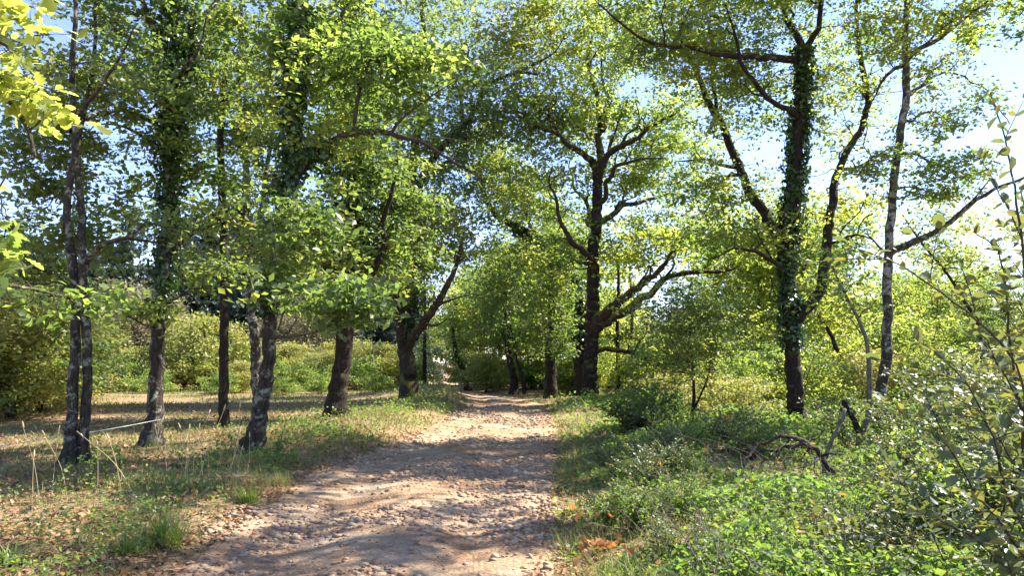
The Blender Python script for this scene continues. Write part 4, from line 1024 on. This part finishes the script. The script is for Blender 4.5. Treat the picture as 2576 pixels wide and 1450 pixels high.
# verges on both sides
X, Yy = px_field(120000, -300, 2000, 3.6, 42, 205, 1.1)
u, w = track_u(X, Yy); e = np.abs(u) - w
n1 = fbm(X / 1.3, Yy / 1.3, 81); n2 = fbm(X / .45, Yy / .45, 83)
dens = np.where(u < 0, np.exp(-((e - .9) / 1.5) ** 2) * 1.1 + .12, np.exp(-((e - .5) / .9) ** 2) * .9 + .06)
dens = dens * np.clip((n1 - .32) * 4, 0.05, 1) * np.clip((n2 - .25) * 3, .1, 1) * np.where((u < 0) & (Yy < 9), .3, 1)
k = (e > .02 - .12 * rng.random(len(e))) & (rng.random(len(e)) < dens)
X, Yy, n2, u = X[k], Yy[k], n2[k], u[k]; n = len(X)
Hh = rng.uniform(.05, .22, n) * (.5 + 1.2 * n2) * (1 + .012 * Yy)
tn = np.clip(rng.random(n) * .75 + .35 * fbm(X / 2.2, Yy / 2.2, 85) - .05, 0, 1)
grass('grass', 'short grass and dry blades along both verges of the track', X, Yy, Hh, .004 + .0007 * Yy, 'grass', 206, tint=tn)
# thin grass under the trees
X, Yy = px_field(60000, -200, 1150, 8, 48, 207, .8)
u, w = track_u(X, Yy); k = (u < -w - 1.2) & (rng.random(len(X)) < np.clip((fbm(X / 2, Yy / 2, 87) - .3) * 3.5, .05, 1))
X, Yy = X[k], Yy[k]; n = len(X)
grass('meadow_grass', 'thin pale grass on the shaded ground under the trees', X, Yy, rng.uniform(.04, .12, n) * (1 + .015 * Yy), .005 + .0008 * Yy, 'grass', 208, tint=np.clip(rng.random(n) * .7 + .2, 0, 1))
# small green plants along the verge bank
X, Yy = px_field(150000, 0, 1300, 5, 40, 209, .9)
u, w = track_u(X, Yy); e = -u - w; nn = fbm(X / .6, Yy / .6, 91)
k = (e > .15) & (e < 5) & (rng.random(len(X)) < np.clip((nn - .44) * 6, 0, 1) * np.exp(-(e / 2.6) ** 2) * (.35 + .65 * sstep(8, 13, Yy)))
X, Yy, nn = X[k], Yy[k], nn[k]
scatter_leaves('verge_plants', 'low green leafy plants along the verge bank under the oaks', 'undergrowth', X, Yy, .01, (nn - .40) * .95, .024 + .002 * Yy, 'bramble', 210, up=.6)
# leaf litter
X, Yy = px_field(70000, -300, 1500, 3.8, 30, 211, 1.1)
u, w = track_u(X, Yy); nn = fbm(X / 1.1, Yy / 1.1, 95)
k = ((np.abs(u) > w - .3) & ((u < 0) | (np.abs(u) < w + .5))) & (rng.random(len(X)) < np.clip((nn - .3) * 3, .05, 1))
X, Yy = X[k], Yy[k]
scatter_leaves('leaf_litter', 'dry brown oak leaves littering the ground under the trees', 'leaves', X, Yy, .008, .015, .04 + .0022 * Yy, 'dry', 212, up=1.3, ratio=.6)
g = np.random.default_rng(221)
X, Yy = px_field(700, -200, 1250, 5, 26, 222, 1.)
u, w = track_u(X, Yy); k = (u < -w + .2); X, Yy = X[k], Yy[k]; n = len(X)
a = g.uniform(0, 3.14, n); Ln = g.uniform(.1, .55, n); s_ = np.linspace(-.5, .5, 5)
cx_ = X[:, None] + np.cos(a)[:, None] * Ln[:, None] * s_ + g.normal(size=(n, 5)) * .012; cy_ = Yy[:, None] + np.sin(a)[:, None] * Ln[:, None] * s_ + g.normal(size=(n, 5)) * .012
V, F = twig_tubes(np.stack([cx_, cy_, hgt(cx_, cy_) + .012 + np.abs(g.normal(size=(n, 5))) * .008], -1), g.uniform(.004, .011, n), np.full(n, .003), 4)
tag(link('fallen_twigs', mesh_from('fallen_twigs', *clean_tris(V, F), M['dead'], smooth=True)), 'dead twigs scattered on the shaded ground under the oaks', 'twigs', kind='stuff')
# dry leaves lying in the brambles
X, Yy = px_field(170, 1420, 2600, 4.5, 20, 213, 1.)
u, w = track_u(X, Yy); k = u > w + .1; X, Yy = X[k], Yy[k]
scatter_leaves('fallen_leaves', 'scattered orange-brown oak leaves caught in the brambles', 'leaves', X, Yy, .15, .3, .065, 'browntwig', 214, up=.8, ratio=.7)

# ------------------------------------------------------------------ single small things
def stick(name, label, cat, axes, Y, mat='dead', group=None, dz=0.):
    p0 = [at(p[0], p[1], Y + (p[2] if len(p) > 2 else 0)) for p in axes[0][0]]
    low = min(p0, key=lambda q: q[2]); base = np.array([low[0], low[1], float(hgt(low[0], low[1]))])
    r_ = thing(name, label, cat, tuple(base), group)
    for i, (pts, r0, r1) in enumerate(axes):
        P = np.array([at(p[0], p[1], Y + (p[2] if len(p) > 2 else 0)) for p in pts])
        P[:, 2] = np.maximum(P[:, 2], hgt(P[:, 0], P[:, 1]) + r1 * .5)
        q_ = [P[0]]
        for a_, b_ in zip(P[:-1], P[1:]): q_ += [(a_ + b_) / 2 + rng.normal(size=3) * .10 * np.linalg.norm(b_ - a_), b_]
        P = np.array(q_)
        n = max(6, int(np.linalg.norm(np.diff(P, axis=0), axis=1).sum() / .05)); C = catmull(P, n)
        C = C + rng.normal(size=C.shape) * .1 * r0
        V, F = tube(C, np.linspace(r0, r1, n), 8, .35, 0, i)
        link('bough' if i == 0 else 'branch', mesh_from('branch', *clean_tris(V - base, F), M[mat], smooth=True), r_)
    return r_
stick('fallen_branch', 'fallen dead oak bough with bare crooked twigs lying in the brambles', 'branch', [
 ([(2128, 1232), (2117, 1206), (2084, 1179), (2064, 1146), (2037, 1123), (2000, 1103), (1957, 1099), (1910, 1119), (1885, 1150, -.2), (1872, 1175, -.4)], .042, .012),
 ([(2030, 1120), (2017, 1116), (1970, 1123), (1930, 1133), (1900, 1166, -.2), (1890, 1190, -.3)], .03, .009),
 ([(2015, 1108), (2040, 1106, .1), (2057, 1103, .1), (2070, 1089, .1), (2079, 1076, .1)], .02, .006),
 ([(2068, 1148), (2080, 1143, -.1), (2097, 1144, -.2), (2122, 1145, -.3)], .02, .006),
 ([(1966, 1124), (1962, 1145, -.1), (1956, 1165, -.2)], .012, .005),
 ([(2040, 1126), (2024, 1163, -.2), (2015, 1196, -.3)], .014, .006),
 ([(1930, 1133), (1905, 1140), (1880, 1150, .1), (1860, 1160, .1)], .014, .005),
 ([(1990, 1103), (1975, 1085), (1962, 1072)], .01, .004),
 ([(2000, 1120), (1985, 1150, -.2), (1975, 1180, -.3)], .01, .004),
 ([(2090, 1185), (2150, 1195, .2), (2185, 1200, .3)], .015, .006), ([(1985, 1104), (1960, 1130, -.2), (1945, 1175, -.3)], .012, .005), ([(2055, 1135), (2050, 1165, -.2), (2060, 1200, -.3)], .014, .006), ([(1950, 1128), (1920, 1160, -.1), (1905, 1195, -.2)], .01, .004), ([(2075, 1160), (2040, 1170, -.2), (1990, 1185, -.4)], .012, .004), ([(2025, 1115), (2005, 1085, .1), (2000, 1060, .1)], .01, .004), ([(1905, 1125), (1885, 1120), (1866, 1128)], .01, .004), ([(2100, 1195), (2130, 1170, .2), (2160, 1160, .3)], .012, .005)], 9.9, 'twig')
stick('dead_pole', 'grey dead pole propped on the fallen bough and leaning to the broken stub', 'branch', [([(2074, 1190), (2078, 1150), (2094, 1106), (2110, 1069), (2124, 1030)], .035, .025)], 10.2, 'dead')
stick('dead_twig', 'small dark forked stick standing on the shaded grass by the slim straight tree', 'stick', [([(490, 1118), (470, 1116), (458, 1100), (456, 1072)], .03, .015), ([(462, 1106), (447, 1090), (443, 1072)], .018, .008), ([(456, 1075), (448, 1068), (440, 1072)], .012, .006)], 16, 'barkdark')
for (pts, r_, lab, Yv, mt) in [
   ([(60, 1195), (120, 1188), (190, 1180)], .02, 'bleached stick lying on the ground before the twin-stemmed oak', 11.2, 'dead'),
   ([(1232, 1380), (1255, 1388), (1290, 1381)], .014, 'short pale stick on the stones in the middle of the track', 6.5, 'dead'),
   ([(430, 1180), (500, 1168), (570, 1170)], .05, 'rotting brown log lying behind the dry grass stalks', 11.6, 'barkred'),
   ([(20, 1045), (60, 1035), (110, 1020), (130, 1024)], .03, 'grey dead branch at the foot of the thicket', 19, 'dead'),
   ([(10, 1038), (30, 1020), (45, 985)], .02, 'upright bare grey stick against the dark thicket', 19.5, 'dead')]:
    p = np.array([at(a_, b_, Yv) for a_, b_ in pts]); p[:, 2] = np.maximum(p[:, 2], hgt(p[:, 0], p[:, 1]) + r_ * .6)
    if 'upright' not in lab: p[:, 2] = hgt(p[:, 0], p[:, 1]) + r_ * .6
    C = catmull(p, 14); V, F = tube(C + rng.normal(size=C.shape) * .006, np.linspace(r_, r_ * .5, 14), 8, .35, 0, 3)
    o = link('stick', mesh_from('stick', *clean_tris(V - p[0], F), M[mt], smooth=True), None, tuple(p[0])); tag(o, lab, 'stick')
# white fence tape
A, B = at(404, 1056, on_ground(383, 1122)[1] - .19), at(90, 1109, on_ground(182, 1168)[1] - .55)
E = B + (B - A) * .5
P = np.array([A, A * .7 + B * .3 + [0, 0, -.015], A * .35 + B * .65 + [0, 0, -.015], B, E])
C = catmull(P, 40); n = len(C)
wv = np.zeros((n, 2, 3)); wv[:, 0] = C + [0, 0, .0045]; wv[:, 1] = C - [0, 0, .0045]
tw_ = np.linspace(0, 9, n); wv[:, 0, 1] += .004 * np.sin(tw_); wv[:, 1, 1] -= .004 * np.sin(tw_)
V = np.vstack([wv.reshape(-1, 3), wv.reshape(-1, 3) + [0, .0015, 0]]); q = np.arange(n - 1) * 2
F = np.vstack([np.stack([q, q + 1, q + 3, q + 2], -1), np.stack([q, q + 2, q + 3, q + 1], -1) + 2 * n])
tag(link('fence_tape', mesh_from('fence_tape', V - A, F, M['tape'], smooth=True), None, tuple(A)), 'thin white electric-fence tape strung from the ivy-wrapped oak past the twin-stemmed oak', 'tape')

# grass tufts
def tuft(label, px_, py__, n, h, seed, mat='greengrass', lean=.55, wd=.008):
    x, y = on_ground(px_, py__); g = np.random.default_rng(seed)
    r_ = thing('grass_tuft', label, 'grass tuft', (x, y, float(hgt(x, y))))
    P = np.stack([g.normal(size=n) * .06, g.normal(size=n) * .05, np.full(n, -.01)], -1)
    a = g.uniform(0, 6.28, n); ln = np.abs(g.normal(size=n)) * lean + .08
    D = np.stack([np.cos(a) * ln, np.sin(a) * ln, np.ones(n)], -1); N = np.stack([-np.cos(a), -np.sin(a), ln], -1)
    Hh = h * g.uniform(.45, 1.1, n)
    tpl = ([(0, .5, 0), (0, -.5, 0), (.35, .5, 0), (.35, -.5, 0), (.7, .38, 0), (.7, -.38, 0), (1, 0, 0)], [(0, 1, 3), (0, 3, 2), (2, 3, 5), (2, 5, 4), (4, 5, 6)])
    V, F = stamp(P, D, N, Hh, np.full(n, wd), *tpl); V = V.reshape(n, 7, 3)
    for j, f in ((2, .35), (3, .35), (4, .7), (5, .7), (6, 1.)):
        V[:, j, 0] += np.cos(a) * Hh * .42 * f ** 2.2 * (.4 + ln); V[:, j, 1] += np.sin(a) * Hh * .42 * f ** 2.2 * (.4 + ln); V[:, j, 2] -= Hh * .3 * f ** 2.5 * (.3 + ln)
    half = g.random(n) < .85
    for nm, sel, mt in (('blades', half, mat), ('dry_blades', ~half, 'grass')):
        Vs = V[sel]; Fs = (np.array(tpl[1])[None] + (np.arange(len(Vs)) * 7)[:, None, None]).reshape(-1, 3)
        o = link(nm, mesh_from(nm, Vs.reshape(-1, 3), Fs, M[mt], np.repeat(g.random(len(Vs)) * (.5 if nm == 'blades' else .4) + (.3 if nm == 'blades' else .6), 7)), r_); o['kind'] = 'stuff'
tuft('large arching tuft of yellow-green grass at the stony edge of the track', 415, 1375, 260, .38, 301)
tuft('upright bright green grass tuft on the track edge below the leaning oak', 622, 1268, 150, .27, 302, lean=.25)
tuft('small pale grass tuft lower on the verge near the large arching tuft', 330, 1395, 120, .22, 303, lean=.5)
tuft('dull grass clump at the edge of the track near the verge bank', 700, 1225, 160, .28, 304, 'grass', .5, .006)
tuft('broad-leaved grass clump at the very corner of the verge', 15, 1430, 90, .25, 305, lean=.6, wd=.014)
# dry seed stalks
g = np.random.default_rng(310); sm = []
for k in range(4):
    h = .62 + .1 * k; C = catmull([(0, 0, -.02), (.02, .01, h * .5), (.05 + .05 * k, .02, h)], 9)
    V, F = tube(C, np.linspace(.0035, .002, 9), 5)
    C2 = catmull([C[-1], C[-1] + [.012, .004, .04], C[-1] + [.03, .01, .085]], 6); V2, F2 = tube(C2, [.003, .008, .009, .008, .006, .002], 6, .4)
    V, F = clean_tris(V, F); V2, F2 = clean_tris(V2, F2)
    sm.append((mesh_from('stem', V, F, M['stalk'], smooth=True), mesh_from('seed_head', V2, F2, M['stalk'], smooth=True)))
st = [(245, 1250), (305, 1240), (370, 1245), (390, 1225), (420, 1215), (430, 1225), (445, 1215), (455, 1222), (465, 1210), (475, 1218), (485, 1205), (497, 1212), (510, 1205), (525, 1208), (540, 1215), (560, 1220), (575, 1212), (600, 1220), (470, 1225), (100, 1275), (80, 1290), (130, 1240), (170, 1262), (345, 1260), (590, 1235), (615, 1225), (640, 1230)]
for i, (a_, b_) in enumerate(st):
    x, y = on_ground(a_, b_)
    r_ = thing('seed_stalk', 'tall dry straw-coloured grass stalk with a seed head on the verge', 'grass stalk', (x, y, float(hgt(x, y))), 'dry seed stalks on the verge')
    s_, h_ = sm[i % 4]; link('stem', s_, r_); link('seed_head', h_, r_)
    r_.rotation_euler = (g.normal() * .16, g.normal() * .2, g.uniform(0, 6.28)); sc = g.uniform(.6, 1.05); r_.scale = (sc, sc, sc)
# oval-leaved shrub at the picture edge
def oval_pairs(root, base, stems, leaf, seed, twigs=4, mat='grey', bark='twig', step=.07, start=.3, reach=.28):
    g = np.random.default_rng(seed); P, D = [], []; TV, TF, off = [], [], 0
    for pts, r0, r1 in stems:
        pts = np.asarray(pts, float); L_ = np.linalg.norm(np.diff(pts, axis=0), axis=1).sum(); n = max(8, int(L_ / .06)); C = catmull(pts, n)
        V, F = tube(C + g.normal(size=C.shape) * .003, np.linspace(r0, r1, n), 6, .2)
        link('stem', mesh_from('stem', *clean_tris(V - base, F), M[bark], smooth=True), root)
        lines = [C[int(start * n):]]
        for q in range(twigs):
            i = int(g.uniform(start, .95) * (n - 1)); d = unit(C[min(i + 2, n - 1)] - C[i]) * .5 + g.normal(size=3) * np.array([.6, .6, .3]) + [0, 0, .12]; d = unit(d)
            s_ = np.linspace(0, 1, 7)[:, None]; c = C[i] + d * reach * g.uniform(.6, 1.3) * s_ + np.array([0, 0, -.04]) * s_ ** 2
            lines.append(c); V, F = twig_tubes(c[None], np.array([.0028]), np.array([.0012]), 4); TV.append(V); TF.append(F + off); off += len(V)
        for c in lines:
            seg = np.r_[0, np.cumsum(np.linalg.norm(np.diff(c, axis=0), axis=1))]
            for s_ in np.arange(.03, seg[-1] + .01, step * g.uniform(.8, 1.2)):
                p = np.array([np.interp(s_, seg, c[:, k_]) for k_ in range(3)]); ax = unit(c[-1] - c[0]); sd = unit(np.cross(ax, [0, 0, 1.]) + g.normal(size=3) * .3)
                for sg in (-1, 1):
                    if g.random() < .18: continue
                    P.append(p); D.append(sd * sg + ax * .5 + g.normal(size=3) * .25)
            for q in range(2): P.append(c[-1]); D.append(unit(c[-1] - c[0]) + g.normal(size=3) * .4)
    P, D = np.array(P), np.array(D); n = len(P); N = g.normal(size=(n, 3)) * .45; N[:, 2] += 1
    Ls = leaf * g.uniform(.55, 1.2, n); V, F = stamp(P, D, N, Ls, Ls * .68, *OVAL)
    o = link('foliage', mesh_from('foliage', V - base, F, M[mat], np.repeat(g.random(n) * .93, 7)), root)
    if TV:
        tw = link('twigs', mesh_from('twigs', *clean_tris(np.vstack(TV) - base, np.vstack(TF)), M[bark], smooth=True), o); tw['kind'] = 'stuff'
# shrubs on the bramble bank
def make_oval_shrub(h, r, n, leaf, seed, mat):
    g = np.random.default_rng(seed); r_ = thing('bank_shrub', 'x', 'shrub'); b0 = np.zeros(3); ss = []
    for k in range(n):
        a = g.uniform(0, 6.28); q = r * g.uniform(.25, 1); hh = h * g.uniform(.5, 1)
        ss.append(([b0 + [g.normal() * .08, g.normal() * .08, -.05], b0 + [q * .4 * math.cos(a), q * .4 * math.sin(a), hh * .65], b0 + [q * math.cos(a), q * math.sin(a), hh]], .006, .002))
    oval_pairs(r_, b0, ss, leaf, seed + 1, 7, mat, step=.06, start=.25, reach=.26)
    return r_
NS = [make_oval_shrub(1.35, .95, 26, .058, 501, 'grey'), make_oval_shrub(1.0, .85, 24, .05, 503, 'bramble'), make_oval_shrub(.8, .7, 20, .055, 505, 'grey')]
HZ = make_oval_shrub(1.25, 1.05, 26, .085, 511, 'bramble'); HZ.name = 'hazel_bush'
put(HZ, *on_ground(1595, 1112), 'low broad-leaved bush with bright round leaves beside the small-leaved sapling', 'bush')
put(HZ, *on_ground(1665, 1100), 'smaller broad-leaved bush tucked against the small-leaved sapling', 'bush', sc=.8)
bank = [(2330, 11, 0, 1.0), (2430, 9.5, 1, 1.1), (2400, 13, 0, 1.25), (2520, 11, 0, 1.3), (2480, 7.5, 2, 1.0), (2280, 14, 1, 1.1), (2570, 8.5, 0, 1.1), (2600, 6.5, 1, 1.0), (2540, 14, 0, 1.4), (2360, 8.2, 2, .9), (2250, 10, 2, .8), (2430, 6.4, 2, .9), (2300, 6.2, 2, .7), (2180, 8, 2, .65), (2480, 17, 0, 1.4), (2350, 16, 1, 1.3), (2600, 17, 0, 1.6)]
g = np.random.default_rng(509)
for _ in range(34):
    Y_ = 5.5 * (3.2 ** g.random()); bank.append((g.uniform(1500, 2250) if Y_ > 6.5 else g.uniform(1600, 2300), Y_, int(g.integers(1, 3)), g.uniform(.35, .6)))
for _ in range(46):
    Y_ = 7 * (2.4 ** g.random()); bank.append((g.uniform(1620, 2300), Y_, int(g.integers(0, 3)), g.uniform(.45, .85)))
bank += [(2380, 4.6, 2, .9), (2480, 5.2, 1, 1.0), (2560, 4.4, 2, 1.0), (2420, 5.8, 1, .9), (2300, 5.0, 2, .6), (2520, 6.2, 0, .9), (2590, 5.4, 0, 1.0)]
bank = [q for q in bank if not (1930 < q[0] < 2080 and 11 < q[1] < 17) and not (2150 < q[0] < 2250 and 10 < q[1] < 15.5)]
bank = [q for q in bank if not (1720 < q[0] < 2230 and q[1] < 11.5 and q[1] > 5 and q[3] > .3)]
for px_, Y_, k, sc in bank:
    x, y = ppos(px_, Y_)
    put(NS[k], x, y, ['tall loose shrub of pale oval leaves on the brambly bank past the straight lichen-barked tree', 'green-leaved bushy shrub on the brambly bank past the straight lichen-barked tree', 'low sprawling plant of pale oval leaves among the brambles'][k], 'shrub', ['tall pale shrubs on the bank', 'green shrubs on the bank', 'low pale plants in the brambles'][k], sc=sc)

bx, by = 2.62, 3.35
base = np.array([bx, by, float(hgt(bx, by))])
root = thing('wayfaring_shrub', 'arching shrub with pairs of large grey-green oval leaves hanging in at the picture edge', 'shrub', tuple(base))
def vp(l): return [base] + [at(p[0], p[1], p[2]) for p in l]
oval_pairs(root, base, [
  (vp([(2620, 1200, 3.4), (2590, 800, 3.3), (2560, 520, 3.3), (2530, 360, 3.35), (2500, 265, 3.4)]), .014, .003),
  (vp([(2600, 1250, 3.3), (2570, 950, 3.2), (2480, 830, 3.2), (2370, 740, 3.2), (2250, 660, 3.25), (2130, 615, 3.3)]), .012, .002),
  (vp([(2620, 1300, 3.5), (2570, 1050, 3.5), (2540, 850, 3.5), (2520, 650, 3.5), (2455, 590, 3.5)]), .012, .003),
  (vp([(2560, 1300, 3.2), (2500, 1100, 3.2), (2440, 980, 3.2), (2370, 900, 3.25), (2310, 860, 3.3)]), .011, .002),
  (vp([(2540, 1350, 3.1), (2440, 1220, 3.1), (2380, 1100, 3.2), (2330, 1000, 3.3)]), .011, .002),
  (vp([(2580, 1200, 3.6), (2600, 950, 3.7), (2590, 700, 3.8), (2570, 480, 3.8)]), .012, .003),
  (vp([(2500, 1400, 3.1), (2400, 1330, 3.1), (2310, 1290, 3.2)]), .009, .002),
  (vp([(2640, 1100, 3.5), (2620, 800, 3.5), (2570, 600, 3.45), (2510, 480, 3.4), (2470, 400, 3.4)]), .011, .002),
  (vp([(2610, 1150, 3.3), (2560, 1000, 3.3), (2500, 900, 3.3), (2450, 760, 3.3), (2420, 680, 3.3)]), .010, .002),
  (vp([(2600, 1250, 3.5), (2540, 1150, 3.5), (2480, 1050, 3.5), (2400, 1000, 3.5)]), .010, .002)], .066, 401, 8)
root2 = thing('wayfaring_shrub', 'low dense part-shaded shrub of grey-green oval leaves under the arching one', 'shrub', (bx - .35, by + .5, float(hgt(bx - .35, by + .5))))
b2 = np.array(root2.location)
st_ = []
g = np.random.default_rng(405)
for k in range(11):
    a = g.uniform(0, 6.28); q = g.uniform(.25, .6); hh = g.uniform(.45, 1.05)
    st_.append(([b2, b2 + [q * .4 * math.cos(a), q * .4 * math.sin(a), hh * .6], b2 + [q * math.cos(a), q * math.sin(a), hh]], .006, .002))
oval_pairs(root2, b2, st_, .06, 406, 4, step=.055)
for (a_, b_, hh, lab, sd, lf) in [(2060, 1475, .52, 'slender seedling with two tiers of broad pale leaves above the grass', 411, .085), (2085, 1480, .33, 'short seedling with pale and dark broad leaves at the foot of the taller one', 412, .09), (2330, 1330, .5, 'leggy seedling with pale oval leaves on the brambly bank', 413, .07), (2180, 1225, .55, 'pale-leaved seedling in front of the straight lichen-barked tree', 414, .08)]:
    x, y = on_ground(a_, b_); bb = np.array([x, y, float(hgt(x, y))])
    r_ = thing('seedling', lab, 'seedling', tuple(bb))
    oval_pairs(r_, bb, [([bb, bb + [.01, 0, hh * .5], bb + [-.01, .01, hh]], .004, .0018)], lf, sd, 0, step=.11, start=.45)
# leafy saplings on the verge
for (a_, b_, hh, lab, sd) in [(222, 1235, .62, 'leafy sapling with small pale leaves in front of the twin-stemmed oak', 421), (275, 1228, .45, 'shorter leafy sapling beside the pale-leaved one on the verge', 422), (690, 1170, .4, 'small leafy sprout on the bank behind the leaning oak', 423)]:
    x, y = on_ground(a_, b_); bb = np.array([x, y, float(hgt(x, y))]); g = np.random.default_rng(sd)
    r_ = thing('sapling', lab, 'sapling', tuple(bb))
    oval_pairs(r_, bb, [([bb, bb + [g.normal() * .05, .02, hh * .5], bb + [g.normal() * .1, g.normal() * .1, hh]], .005, .002) for _ in range(2)], .042, sd, 6, 'bramble', step=.04, start=.35, reach=.22)
# fallen oak twig with brown leaves
def leaf_heap(name, label, px_, py__, n, rad, leaf, seed, z=.05):
    x, y = on_ground(px_, py__); g = np.random.default_rng(seed); h0 = float(hgt(x, y))
    r_ = thing(name, label, 'leaves', (x, y, h0))
    P = g.normal(size=(n, 3)) * np.array([rad, rad, rad * .35]); P[:, 2] = np.abs(P[:, 2]) + z
    D = P.copy() + g.normal(size=(n, 3)) * .08; D[:, 2] *= .4; N = g.normal(size=(n, 3)) * .8; N[:, 2] += .9
    Ls = leaf * g.uniform(.7, 1.2, n); V, F = stamp(P, D, N, Ls, Ls * .85, *OAK)
    link('foliage', mesh_from('foliage', V, F, M['browntwig'], np.repeat(g.random(n), 30)), r_)
    C = catmull([(-rad, 0, .03), (0, .02, .07), (rad * 1.4, .03, .05)], 8); V, F = tube(C, np.linspace(.006, .003, 8), 6, .2)
    link('stem', mesh_from('stem', *clean_tris(V, F), M['twig'], smooth=True), r_)
leaf_heap('fallen_oak_twig', 'fallen oak twig with a bunch of orange-brown leaves in the grass by the track', 1512, 1412, 44, .075, .062, 431, .10)
leaf_heap('fallen_oak_twig', 'dark brown withered oak spray among the brambles just past the orange bunch', 1555, 1352, 16, .06, .07, 432, .16)
leaf_heap('fallen_oak_twig', 'brown withered leaves hanging low beside the small-leaved sapling', 1850, 1085, 14, .12, .12, 433, .25)
# single oak leaves lying about
v, f = stamp(np.zeros((1, 3)), np.array([[1., 0, 0]]), np.array([[0, 0, 1.]]), [1], [.8], *OAK)
lm = [mesh_from('oak_leaf', v * [1, 1, 1 + k], f, M['browntwig'], np.full(30, .2 + .35 * k)) for k in range(3)]
for i, (a_, b_) in enumerate([(1160, 1310), (1140, 1315), (1385, 1160), (1290, 1088), (1470, 1340), (1440, 1300), (545, 1290), (560, 1325), (1180, 1390), (530, 1430), (1105, 1075), (1060, 1092), (1420, 1170), (1462, 1085), (1440, 1440), (650, 1360), (880, 1420), (1030, 1240)]):
    x, y = on_ground(a_, b_); s_ = rng.uniform(.08, .12)
    o = link('oak_leaf', lm[i % 3], None, (x, y, float(hgt(x, y)) + .05)); o.scale = (s_, s_, s_); o.rotation_euler = (rng.normal() * .4, rng.normal() * .4, rng.uniform(0, 6.28))
    tag(o, 'single fallen orange-brown oak leaf lying on or beside the track', 'leaf', 'single fallen oak leaves')
